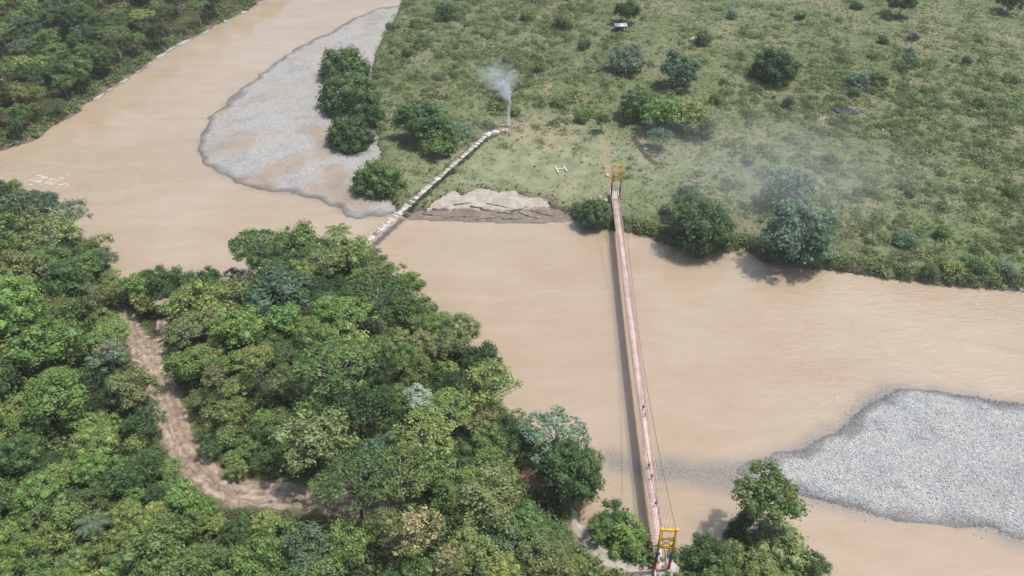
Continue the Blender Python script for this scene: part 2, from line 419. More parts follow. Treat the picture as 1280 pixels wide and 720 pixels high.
M_WHITE = plain('white_paint', (0.80, 0.79, 0.75), 0.7, 0.3, 0.08, 2.0)
M_FOAM_GLINT = plain('foam_glint', (0.64, 0.585, 0.51), 0.6, 0.3, 0.1, 1.0)  # rapids foam; also colours the flecks that imitate sun glints
M_ROCK = plain('pale_rock', (0.44, 0.42, 0.39), 0.9, 0.2, 0.3, 0.8)
M_TIN = plain('tin_roof', (0.46, 0.50, 0.56), 0.45, 0.5, 0.2, 0.6, 0.4)
M_WOOD = plain('shed_wood', (0.17, 0.13, 0.10), 0.9, 0.1, 0.3, 1.0)
M_SKIN = plain('skin', (0.28, 0.16, 0.10), 0.6, 0.3, 0.1)
M_DARKCLOTH = plain('dark_cloth', (0.025, 0.028, 0.04), 0.9, 0.1, 0.2)
M_HAIR = plain('hair', (0.012, 0.010, 0.009), 0.6, 0.3, 0.1)

# ------------------------------------------------------------------ the setting
ROAD = np.array([(-103.7, 162.8), (-95.9, 152.0), (-85.5, 138.5), (-80.7, 130.6), (-74.4, 120.3), (-69.1, 111.5), (-63.2, 104.4), (-56.0, 99.7), (-48.5, 98.2), (-39.8, 97.9), (-32.6, 96.8), (-26.1, 94.5)])
ROAD2 = np.array([(-92.6, 162.4), (-89.5, 154.1), (-84.1, 138.5)])
PATH = np.array([(13.7, 102.5), (13.3, 98.0), (14.3, 94.3), (16.8, 90.6), (20.7, 88.1), (24.5, 87.5), (27.3, 87.1)])
TRAIL = np.array([(33.1, 222.9), (32.9, 232.4), (33.3, 242.2), (33.4, 255.4), (32.9, 265.4)])
TRACK = np.array([(16.8, 318.8), (14.3, 306.7), (11.3, 293.3)])
TRACK2 = np.array([(167.4, 310.1), (157.2, 301.9), (147.1, 294.9), (137.2, 289.2), (128.4, 286.1), (120.7, 281.0), (108.7, 271.2)])

def pdist(poly, x, y):
    best = np.full(np.shape(x), 1e18)
    for (ax, ay), (bx, by) in zip(poly[:-1], poly[1:]):
        dx, dy = bx - ax, by - ay
        t = np.clip(((x - ax) * dx + (y - ay) * dy) / (dx * dx + dy * dy), 0, 1)
        best = np.minimum(best, (x - ax - t * dx) ** 2 + (y - ay - t * dy) ** 2)
    return np.sqrt(best)

def grid_faces(nx, ny):
    i = np.arange(nx - 1)[:, None] * ny + np.arange(ny - 1)[None, :]
    return np.stack([i, i + ny, i + ny + 1, i + 1], -1).reshape(-1, 4)

def build_ground():
    grow = np.cumsum(3.0 * 1.35 ** np.arange(20))
    xs = np.concatenate([-292 - grow[::-1], np.arange(-292, 292.1, 1.7), 292 + grow])
    ys = np.concatenate([64 - grow[::-1][4:], np.arange(64, 452, 1.7), 452 + grow])
    X, Y = np.meshgrid(xs, ys, indexing='ij')
    Z = height(X, Y)
    dn, dl, dm = sdist(NEAR, X, Y), sdist(LEFT_LAND, X, Y), sdist(MEADOW, X, Y)
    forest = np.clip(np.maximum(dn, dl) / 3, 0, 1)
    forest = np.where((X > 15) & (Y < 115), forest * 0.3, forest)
    bare = np.maximum.reduce([1 - smooth((pdist(TRAIL, X, Y) - 0.5) / 1.2), 0.9 * (1 - smooth((pdist(TRACK, X, Y) - 0.5) / 1.5)),
                              0.8 * (1 - smooth((pdist(TRACK2, X, Y) - 1.0) / 2.5)), 0.8 * (1 - smooth((pdist(PATH, X, Y) - 2) / 3)),
                              (1 - smooth((pdist(ROAD, X, Y) - 2.8) / 1.2)), 0.5 * (1 - smooth((pdist(np.array([(0.0, 272.7), (14.6, 263.5), (18.3, 279.4)]), X, Y) - 3) / 12))])
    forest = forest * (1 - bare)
    lawn = np.exp(-(((X - 8) / 46) ** 2 + ((Y - 246) / 34) ** 2) ** 1.5) * (0.6 + 0.4 * wob(X, Y, 14.0, 2.0))
    me = mesh_np('ground', np.stack([X, Y, Z], -1).reshape(-1, 3), grid_faces(len(xs), len(ys)), M_GROUND, True, {'forest': forest.ravel(), 'bare': bare.ravel(), 'lawn': lawn.ravel()})
    setting('ground', me, label='grassy floodplain and wooded banks on both sides of the river')
    far = np.array([600, 1200, 2600.0])
    wx = np.concatenate([-far[::-1], np.arange(-292, 293, 2.0), far]); wy = np.concatenate([[-900, -200.0], np.arange(70, 470, 2.0), far])
    X, Y = np.meshgrid(wx, wy, indexing='ij')
    d = np.maximum.reduce([sdist(BAR_DOWN, X, Y), sdist(BAR_UP, X, Y) - 3.0, sdist(SHOAL, X, Y) - 0.5])
    d = d + 2.6 * (vnoise(X, Y, 4.0, 11) - 0.5) + 3.0 * (vnoise(X, Y, 9.0, 12) - 0.5)
    shallow = smooth((d + 4.2) / 5.5)
    ripple = np.clip(smooth((X - 52) / 40) * smooth((205 - Y) / 20) * smooth((Y - 108) / 18) + 0.8 * np.exp(-(((X + 150) / 40) ** 2 + ((Y - 235) / 22) ** 2)), 0, 1) * (0.35 + 0.65 * vnoise(X, Y, 14.0, 21))
    setting('river_water', mesh_np('river_water', np.stack([X, Y, X * 0], -1).reshape(-1, 3), grid_faces(len(wx), len(wy)), M_WATER, False, {'shallow': shallow.ravel(), 'ripple': ripple.ravel()}), label='wide muddy tan river')
build_ground()

def drape(name, poly, zf, step, margin, mat, label, attrs=None):
    p = np.array(poly); p = p[(np.abs(p[:, 0]) < 330) & (p[:, 1] < 520)]
    xs = np.arange(p[:, 0].min() - margin, p[:, 0].max() + margin, step); ys = np.arange(p[:, 1].min() - margin, p[:, 1].max() + margin, step)
    X, Y = np.meshgrid(xs, ys, indexing='ij')
    D = sdist(poly, X, Y); F = grid_faces(len(xs), len(ys))
    F = F[(D.ravel()[F] > -margin).any(1)]
    used, inv = np.unique(F, return_inverse=True)
    V = np.stack([X, Y, zf(X, Y)], -1).reshape(-1, 3)[used]
    at_ = {k: f(V[:, 0], V[:, 1]) for k, f in (attrs or {}).items()}
    return setting(name, mesh_np(name, V, inv.reshape(F.shape), mat, True, at_), label=label)

drape('gravel_bar', BAR_UP, lambda x, y: bar_height(BAR_UP, x, y), 1.3, 6, M_GRAVEL, 'curved grey gravel bar on the inside of the river bend',
      {'silt': lambda x, y: np.clip(1.3 * smooth((300 - y) / 45) * smooth((x + 112) / 25) + 0.45, 0, 1), 'dull': lambda x, y: 1 + 0 * x})
drape('gravel_bar', BAR_DOWN, lambda x, y: bar_height(BAR_DOWN, x, y), 1.3, 6, M_GRAVEL, 'broad grey gravel bar in the river downstream of the bridge',
      {'silt': lambda x, y: 0.25 + 0 * x})
drape('sand_bank', SAND, sand_height, 0.6, 1.5, M_SAND, 'eroded pale sand bank between the two bridges')

def ribbon(name, line, half, mat, label, rise=0.10, ends=None, ruts=True):
    d = np.concatenate([[0], np.cumsum(np.linalg.norm(np.diff(line, axis=0), axis=1))])
    s = np.arange(0, d[-1], 0.8)
    # smooth centre line (Catmull-like by repeated averaging)
    c = np.stack([np.interp(s, d, line[:, 0]), np.interp(s, d, line[:, 1])], 1)
    for _ in range(30):
        c[1:-1] = 0.25 * c[:-2] + 0.5 * c[1:-1] + 0.25 * c[2:]
    t = np.gradient(c, axis=0); t /= np.linalg.norm(t, axis=1)[:, None]
    n = np.stack([t[:, 1], -t[:, 0]], 1)
    k = 17; u = np.linspace(-1, 1, k)
    w = half * (1 + 0.16 * np.sin(s * 0.5) + 0.12 * np.sin(s * 1.31 + 1))
    X = c[:, 0:1] + n[:, 0:1] * u * w[:, None]; Y = c[:, 1:2] + n[:, 1:2] * u * w[:, None]
    rut = np.zeros_like(X)
    if ruts:
        for q in (-0.42, 0.05, 0.5):
            rut = np.maximum(rut, np.exp(-((u[None, :] - q - 0.12 * np.sin(s * 0.33 + q * 9)[:, None]) / 0.10) ** 2) * (0.45 + 0.55 * np.sin(s * 0.7 + q * 5)[:, None] ** 2))
    Z = height(X, Y) + rise - 0.12 * rut - 0.45 * (np.abs(u)[None, :] > 0.93) + 0.04 * wob(X, Y, 1.9)
    return setting(name, mesh_np(name, np.stack([X, Y, Z], -1).reshape(-1, 3), grid_faces(len(s), k), mat, True, {'rut': rut.ravel()}), label=label)

ribbon('dirt_road', ROAD, 3.1, M_ROAD, 'rutted pinkish dirt road curving through the near forest')
ribbon('dirt_road', ROAD2, 1.6, M_ROAD, 'short spur of bare earth joining the forest road', 0.14)
ribbon('footpath', PATH, 1.7, M_SAND, 'pale sandy footpath leading to the near bridge end', 0.12, ruts=False)

SCAR = np.array([(1.4, 110.6), (3.7, 108.1), (7.1, 106.7), (10.1, 106.0)])
GULLY = np.array([(44.6, 265.2), (45.7, 257.4), (47.4, 250.8), (50.3, 243.7)])
M_SCAR = plain('red_soil', (0.20, 0.115, 0.08), 0.95, 0.1, 0.4, 0.5)
M_GULLY = plain('gully_soil', (0.085, 0.065, 0.048), 0.95, 0.1, 0.3, 0.6)
ribbon('soil_scar', SCAR, 2.4, M_SCAR, 'reddish bare slip of earth on the near bank', 0.12, ruts=False)
ribbon('gully_bed', GULLY, 1.0, M_GULLY, 'dark earth gully running down from the bamboo', 0.08, ruts=False)

# river stones: far more than anyone could count
def stones(name, poly, n, smin, smax, spread, zf, label, seed):
    r = np.random.default_rng(seed)
    p = np.array(poly); p = p[(np.abs(p[:, 0]) < 200) & (p[:, 1] < 480)]
    X = r.uniform(p[:, 0].min() - 6, p[:, 0].max() + 6, n * 6); Y = r.uniform(p[:, 1].min() - 6, p[:, 1].max() + 6, n * 6)
    D = sdist(poly, X, Y) + r.normal(0, 0.7, n * 6)
    keep = (D > -spread) & (r.random(n * 6) < np.where(D > 1.0, 1.0, 0.75 * np.exp((D - 1.0) / (0.45 * spread))))
    keep &= np.abs(X) < 0.64 * (0.788 * Y + 0.616 * 140) + 10
    X, Y = X[keep][:n], Y[keep][:n]; n = len(X)
    S = smin * (smax / smin) ** (r.random(n) ** 2.2)
    base = np.array([[1, 0, 0], [0, 1, 0], [-1, 0, 0], [0, -1, 0], [0, 0, 1], [0, 0, -0.6]], float)
    tri = np.array([[0, 1, 4], [1, 2, 4], [2, 3, 4], [3, 0, 4], [1, 0, 5], [2, 1, 5], [3, 2, 5], [0, 3, 5]])
    V = base[None] * (1 + r.uniform(-0.3, 0.3, (n, 6, 1)))
    V[:, :, 2] *= 0.62
    a = r.uniform(0, 6.28, n); ca, sa = np.cos(a)[:, None], np.sin(a)[:, None]
    vx = V[:, :, 0] * ca - V[:, :, 1] * sa; vy = V[:, :, 0] * sa + V[:, :, 1] * ca
    Z = np.maximum(zf(X, Y), -0.06)
    W = np.stack([X[:, None] + vx * S[:, None], Y[:, None] + vy * S[:, None], Z[:, None] + V[:, :, 2] * S[:, None] + 0.12 * S[:, None]], -1).reshape(-1, 3)
    Fc = (tri[None] + 6 * np.arange(n)[:, None, None]).reshape(-1, 3)
    return setting(name, mesh_np(name, W, Fc, M_STONE), 'stuff', label)

stones('river_stones', BAR_UP, 4500, 0.08, 0.26, 1.0, lambda x, y: bar_height(BAR_UP, x, y), 'loose grey stones on the upstream gravel bar', 3)
stones('river_stones', BAR_DOWN, 42000, 0.06, 0.25, 1.8, lambda x, y: bar_height(BAR_DOWN, x, y), 'loose grey stones on the downstream gravel bar', 4)
stones('shoal_stones', SHOAL, 7000, 0.05, 0.14, 2.5, lambda x, y: -0.10 + 0 * x, 'dark wet stones breaking the surface under the bridge', 5)

SHORE_L = [(-125.3, 438.8), (-132.3, 412.2), (-144.7, 381.5), (-155.1, 358.1), (-160.1, 334.2), (-165.6, 314.2), (-169.9, 298.8), (-172.1, 301.1), (-168.5, 318.2), (-163.1, 338.6), (-158.6, 363.0), (-148.3, 385.8), (-137.4, 415.8), (-130.2, 441.5)]
drape('gravel_shore', SHORE_L, lambda x, y: -0.42 + 0.62 * smooth((sdist(SHORE_L, x, y) + 2.2) / 4.0) + 0.28 * wob(x, y, 19.0) + 0.12 * wob(x, y, 6.0), 1.2, 2.5, M_GRAVEL, 'narrow pale gravel shore along the far left bank', {'silt': lambda x, y: 0.4 + 0 * x})
SHORE_R = [(130.6, 180.3), (137.4, 178.8), (146.7, 177.0), (148.0, 179.6), (138.6, 181.4), (132.3, 182.6)]
drape('gravel_shore', SHORE_R, lambda x, y: -0.25 + 0.9 * smooth((sdist(SHORE_R, x, y) + 1.0) / 2.5) + 0.1 * wob(x, y, 4.0), 0.8, 1.5, M_GRAVEL, 'short pale gravel shore at the right edge', {'silt': lambda x, y: 0.3 + 0 * x})

def foam_glint_patch(name, cx, cy, sx, sy, n, smin, smax, label, seed):
    r = np.random.default_rng(seed); V = []; Fc = []
    for i in range(n):
        x = cx + r.normal(0, sx); y = cy + r.normal(0, sy); s = smin * (smax / smin) ** (r.random() ** 2)
        k = 8; th = np.arange(k) * 6.283 / k
        rr = s * (0.6 + 0.5 * r.random(k))
        ring = np.stack([x + rr * np.cos(th) * 1.9, y + rr * np.sin(th) * 0.45, np.full(k, 0.0)], 1)
        V.append(np.vstack([ring, [[x, y, 0.05 + 0.09 * s]]])); b = 9 * i
        Fc += [[b + j, b + (j + 1) % k, b + 8] for j in range(k)]
    return setting(name, mesh_np(name, np.vstack(V), Fc, M_FOAM_GLINT, True), 'stuff', label)
foam_glint_patch('foam_and_glints', *[(-161.9, 238.9)][0], 5.0, 1.8, 60, 0.15, 0.8, 'white broken water of the rapids by the left bank', 1)
foam_glint_patch('foam_and_glints', *[(77.7, 140.2)][0], 7.0, 7.0, 60, 0.05, 0.22, 'pale flecks painted as sun glints at the tip of the gravel bar', 2)  # flecks imitate sun sparkle on the ripples, not broken water
foam_glint_patch('foam_and_glints', *[(127.2, 171.3)][0], 14.0, 5.0, 40, 0.05, 0.22, 'pale flecks standing in for sun glints along the right bank', 3)  # sun sparkle modelled as pale flecks here too

# ------------------------------------------------------------------ plants: leaf clouds, trunks, kinds of crown
def unit(v): return v / (np.linalg.norm(v, axis=-1, keepdims=True) + 1e-9)

def leaf_quads(r, P, Nn, size, asp=0.62, droop=0.25):
    n = len(P)
    t = unit(np.cross(Nn, r.normal(size=(n, 3)))); b = np.cross(Nn, t)
    s = np.broadcast_to(size, (n,))[:, None]
    V = np.stack([P + t * s - Nn * s * droop, P + b * s * asp, P - t * s - Nn * s * droop, P - b * s * asp], 1).reshape(-1, 3)
    return V, np.arange(4 * n).reshape(n, 4)

def ico_template():
    bm = bmesh.new(); bmesh.ops.create_icosphere(bm, subdivisions=2, radius=1.0)
    v = np.array([q.co for q in bm.verts]); f = np.array([[w.index for w in p.verts] for p in bm.faces]); bm.free()
    return v, f
ICO_V, ICO_F = ico_template()

def lobes_mesh(name, seed, lobes, leaves, leaf, mat, core=0.80, flat=1.0, open_=0.45, rand=0.55):
    """crown made of leafy lobes: lobes = [(centre, radius)]"""
    r = np.random.default_rng(seed); V = []; F = []; n = 0
    for c, rad in lobes:
        c = np.array(c, float)
        out = unit(c + np.array([0, 0, 0.45]))
        k = max(12, int(leaves * (rad / 0.3) ** 2))
        d = unit(r.normal(size=(k * 3, 3))); d = d[(d @ out) > -open_][:k]
        P = c + d * rad * np.where(r.random((len(d), 1)) < 0.22, r.uniform(1.0, 1.55, (len(d), 1)), r.uniform(0.68, 1.15, (len(d), 1))) * np.array([1, 1, flat])
        Nn = unit(d + rand * r.normal(size=d.shape) * 0.8 + np.array([0, 0, 0.35]))
        v, f = leaf_quads(r, P, Nn, leaf * r.uniform(0.5, 1.45, len(P)))
        V.append(v); F.append(f + n); n += len(v)
        if core > 0:
            cv = c + ICO_V * rad * core * r.uniform(0.8, 1.08, (len(ICO_V), 1)) * np.array([1, 1, flat])
            V.append(cv); F.append(np.hstack([ICO_F, ICO_F[:, 2:]]) + n); n += len(cv)
    V = np.vstack(V); F = np.vstack(F)
    # triangles carried as degenerate quads are split off here
    me = bpy.data.meshes.new(name)
    tri = F[:, 2] == F[:, 3]
    loops = np.concatenate([F[~tri].ravel(), F[tri][:, :3].ravel()]).astype(np.int32)
    nq, ntr = int((~tri).sum()), int(tri.sum())
    starts = np.concatenate([np.arange(nq) * 4, nq * 4 + np.arange(ntr) * 3]).astype(np.int32)
    me.vertices.add(len(V)); me.vertices.foreach_set('co', V.astype(np.float32).ravel())
    me.loops.add(len(loops)); me.loops.foreach_set('vertex_index', loops)
    me.polygons.add(nq + ntr); me.polygons.foreach_set('loop_start', starts)
    me.update(calc_edges=True); me.materials.append(mat)
    return me

def dome(r, n, rad, lo=-0.35, jit=0.12, lr=(0.22, 0.36), zs=0.8):
    out = []
    for i in range(n):
        z = lo + (1 - lo) * (i + 0.5) / n; a = i * 2.39996 + r.uniform(-0.4, 0.4)
        q = math.sqrt(max(0, 1 - min(1, abs(z)) ** 2)); rr = rad + r.uniform(-jit, jit)
        out.append(((q * rr * math.cos(a), q * rr * math.sin(a), z * rr * zs), r.uniform(*lr)))
    return out

PROTO = {}
LIMB = {}
def protos():
    for s in range(4):
        r = np.random.default_rng(100 + s)
        L = [((c[0] * 1.0, c[1] * r.uniform(0.8, 1.1), c[2] + r.uniform(-0.12, 0.22)), q) for c, q in dome(r, 34 + 4 * s, 0.68, -0.45, 0.28, (0.10, 0.32)) if r.random() > 0.14] + [((0, 0, -0.05), 0.46)]
        PROTO['broad', s] = lobes_mesh('broad_crown', s, L, 150, 0.048, M_LEAF, 0.66)
    for s in range(3):
        r = np.random.default_rng(200 + s)
        L = dome(r, 44, 0.72, -0.75, 0.09, (0.17, 0.29), 0.9) + [((0, 0, -0.1), 0.68)]
        PROTO['round', s] = lobes_mesh('round_crown', s, L, 130, 0.040, M_LEAF, 0.70)
    for s in range(3):
        r = np.random.default_rng(300 + s)
        L = [(((q := r.uniform(0.15, 0.86)) * math.cos(a := r.uniform(0, 6.28)), q * math.sin(a), r.uniform(-0.35, 0.75) * (1.05 - q)), r.uniform(0.13, 0.24)) for _ in range(30)]
        PROTO['airy', s] = lobes_mesh('airy_crown', s, L, 190, 0.036, M_LEAF, 0.45, 0.75, 0.7, 0.8)
    for s in range(2):
        r = np.random.default_rng(400 + s)
        L = []
        for i in range(26):
            q = math.sqrt((i + 0.5) / 26) * 0.9; a = i * 2.39996 + r.uniform(-0.3, 0.3)
            L.append(((q * math.cos(a), q * math.sin(a), 0.45 * (1 - q * q) + r.uniform(-0.12, 0.12)), r.uniform(0.14, 0.24)))
        PROTO['umbrella', s] = lobes_mesh('umbrella_crown', s, L, 210, 0.044, M_LEAF, 0.3, 0.45, 0.4, 0.6)
        g = Geo()
        for c, rad in L:
            c = np.array(c); m = c * np.array([0.45, 0.45, 0.4]) + np.array([0, 0, -0.28]) + r.normal(0, 0.04, 3)
            g.tube([(0, 0, -0.85), m, c - np.array([0, 0, 0.03])], [0.022, 0.012, 0.006], 5)
        LIMB['umbrella', s] = g.mesh('umbrella_limbs', M_PALE_BARK, True)
    for s in range(3):
        r = np.random.default_rng(500 + s)
        L = [((r.uniform(-0.55, 0.55), r.uniform(-0.55, 0.55), r.uniform(-0.15, 0.45)), r.uniform(0.26, 0.48)) for _ in range(10)]
        PROTO['shrub', s] = lobes_mesh('shrub_crown', s, L, 85, 0.075, M_LEAF, 0.62)
    # leafless pale crown with a thin veil of leaves
    r = np.random.default_rng(600); g = Geo(); tips = []
    def twig(p, d, ln, rad, lev):
        q = p + d * ln; mid = (p + q) / 2 + r.normal(0, 0.06, 3) * ln
        g.tube([p, mid, q], [rad, rad * 0.8, rad * 0.6], 5 if lev < 2 else 4)
        if lev == 3: tips.append(q); return
        for _ in range(3 + (lev == 0)):
            twig(q, unit(d + r.normal(0, 0.55, 3) + np.array([0, 0, 0.25])), ln * r.uniform(0.6, 0.8), rad * 0.6, lev + 1)
    twig(np.array([0, 0, -1.0]), np.array([0, 0, 1.0]), 0.55, 0.035, 0)
    LIMB['bare', 0] = g.mesh('bare_limbs', M_PALE_BARK, True)
    PROTO['bare', 0] = lobes_mesh('thin_crown', 3, [(t, 0.12) for t in tips], 70, 0.035, M_LEAF, 0, 0.9, 1.0, 1.0)
    # palm: arching fronds of leaflets
    def palm(name, seed, n, lift, leaf):
        r = np.random.default_rng(seed); V = []; F = []; m = 0
        for i in range(n):
            a = i * 2.39996; up = lift * (0.35 + 0.9 * (1 - i / n))
            d = np.array([math.cos(a), math.sin(a), 0]); side = np.array([-d[1], d[0], 0])
            for k in range(12):
                t = (k + 0.5) / 12; c = d * t + np.array([0, 0, up * t - 0.95 * t * t * (0.6 + 0.4 * lift)])
                for sg in (-1, 1):
                    ln = leaf * math.sin(math.pi * min(1, 0.12 + 0.86 * t)); tip = c + side * sg * ln + d * 0.10 - np.array([0, 0, ln * 0.45])
                    w = d * 0.045
                    V += [c - w, c + w, tip + w * 0.3, tip - w * 0.3]; F.append([m, m + 1, m + 2, m + 3]); m += 4
        return mesh_np(name, V, F, M_LEAF)
    PROTO['palm', 0] = palm('palm_fronds', 1, 17, 0.9, 0.26)
    PROTO['plantain', 0] = palm('plantain_leaves', 2, 11, 0.75, 0.20)
    # bamboo: bundle of arching plumes
    r = np.random.default_rng(700); L = []
    for i in range(15):
        a = i * 2.39996; q = 0.25 + 0.6 * (i / 15)
        for k in range(7):
            t = k / 6; L.append(((q * t * t * math.cos(a) * 1.1, q * t * t * math.sin(a) * 1.1, -0.9 + 1.7 * t - 0.75 * t ** 3 * q), 0.10 + 0.10 * t))
    PROTO['bamboo', 0] = lobes_mesh('bamboo_plumes', 8, L, 110, 0.05, M_LEAF, 0.5, 1.0, 0.8, 0.8)
    # blossom sprays that sit on the top of an airy crown
    r = np.random.default_rng(800)
    L = [(((q := r.uniform(0.05, 0.92)) * math.cos(a := r.uniform(0, 6.28)), q * math.sin(a), (0.80 * (1 - q * q) + r.uniform(-0.25, 0.08)) * 0.95), r.uniform(0.07, 0.13)) for _ in range(46)]
    PROTO['blossom', 0] = lobes_mesh('blossom_sprays', 9, L, 120, 0.032, M_LEAF, 0.4, 0.7, 0.3, 0.8)
    # trunks with a few limbs; unit: 1 crown radius across, 1 tall
    for nm, mt in (('dark', M_BARK), ('pale', M_PALE_BARK)):
        g = Geo(); r = np.random.default_rng(900)
        g.tube([(0, 0, -0.04), (0.01, 0, 0.2), (0.03, 0.02, 0.55), (0.0, 0.03, 1.0)], [0.052, 0.036, 0.028, 0.012], 7)
        for i in range(6):
            a = i * 1.05 + 0.3; z0 = 0.45 + 0.07 * i
            g.tube([(0.02, 0.01, z0), (0.22 * math.cos(a), 0.22 * math.sin(a), z0 + 0.10), (0.52 * math.cos(a), 0.52 * math.sin(a), z0 + 0.24)], [0.018, 0.013, 0.006], 5)
        LIMB['trunk', nm] = g.mesh('trunk', mt, True)
protos()

TINT = {'deep': (0.068, 0.118, 0.046), 'dark': (0.098, 0.165, 0.062), 'mid': (0.168, 0.248, 0.086), 'fresh': (0.200, 0.305, 0.090),
        'lime': (0.268, 0.340, 0.112), 'olive': (0.235, 0.275, 0.115), 'grey': (0.40, 0.46, 0.34), 'blue': (0.125, 0.195, 0.115),
        'pale': (0.270, 0.345, 0.140), 'dusty': (0.180, 0.265, 0.172)}
WORD = {'deep': 'very dark green', 'dark': 'dark green', 'mid': 'mid green', 'fresh': 'bright green', 'lime': 'yellow green', 'olive': 'dull olive',
        'grey': 'silvery grey', 'blue': 'bluish green', 'pale': 'pale green', 'dusty': 'dusty grey green'}
RATIO = {'broad': 0.80, 'round': 0.88, 'airy': 0.75, 'umbrella': 0.62, 'shrub': 0.85, 'bare': 1.05, 'palm': 1.0, 'plantain': 1.0, 'bamboo': 1.0}
NVAR = {'broad': 4, 'round': 3, 'airy': 3, 'umbrella': 2, 'shrub': 3, 'bare': 1, 'palm': 1, 'plantain': 1, 'bamboo': 1}
TREES = []      # (x, y, radius) of everything planted, for spacing
count = [0]

def add_tree(name, x, y, r, h, kind, tint, label, cat='tree', group=None, bark='dark', blossom=None, lean=None, full=True):
    i = count[0]; count[0] += 1
    rr = np.random.default_rng(5000 + i)
    root = thing(name, label, cat, (x, y, gz(x, y) - 0.05), 0.0, group)
    v = i % NVAR[kind]; rz = RATIO[kind] * r
    if kind in ('palm', 'plantain'): zc = h
    else: zc = max(h - rz * 0.9, rz * 0.55)
    c = obj({'palm': 'fronds', 'plantain': 'leaves'}.get(kind, 'crown' if cat == 'tree' else 'foliage'), PROTO[kind, v], root)
    c.scale = (r * rr.uniform(0.92, 1.08), r * rr.uniform(0.92, 1.08), rz * rr.uniform(0.92, 1.08))
    c.location = (0, 0, zc) if not lean else (lean[0], lean[1], zc); c.rotation_euler = (0, 0, rr.uniform(0, 6.28))
    b = rr.uniform(0.84, 1.16); w = rr.uniform(0.92, 1.08)
    t = np.array(TINT[tint]) * 1.03
    c.color = (t[0] * b * w, t[1] * b, t[2] * b, 1)
    if full:
        t_ = obj('trunk', LIMB['trunk', bark], root)
        th = zc + (0.35 * rz if kind not in ('palm', 'plantain') else 0)
        tw = r if kind not in ('palm', 'plantain', 'bare') else r * 0.35
        if kind in ('palm', 'plantain'): tw = 0.9
        t_.scale = (tw, tw, th); t_.rotation_euler = (0, 0, rr.uniform(0, 6.28))
        if lean: t_.rotation_euler = (-math.atan2(lean[1], zc), math.atan2(lean[0], zc), 0)
    if (kind, v) in LIMB:
        l_ = obj('limb', LIMB[kind, v], c)
    if blossom:
        q = obj('blossom', PROTO['blossom', 0], c); q.color = (*blossom, 1)
    TREES.append((x, y, r))
    return root

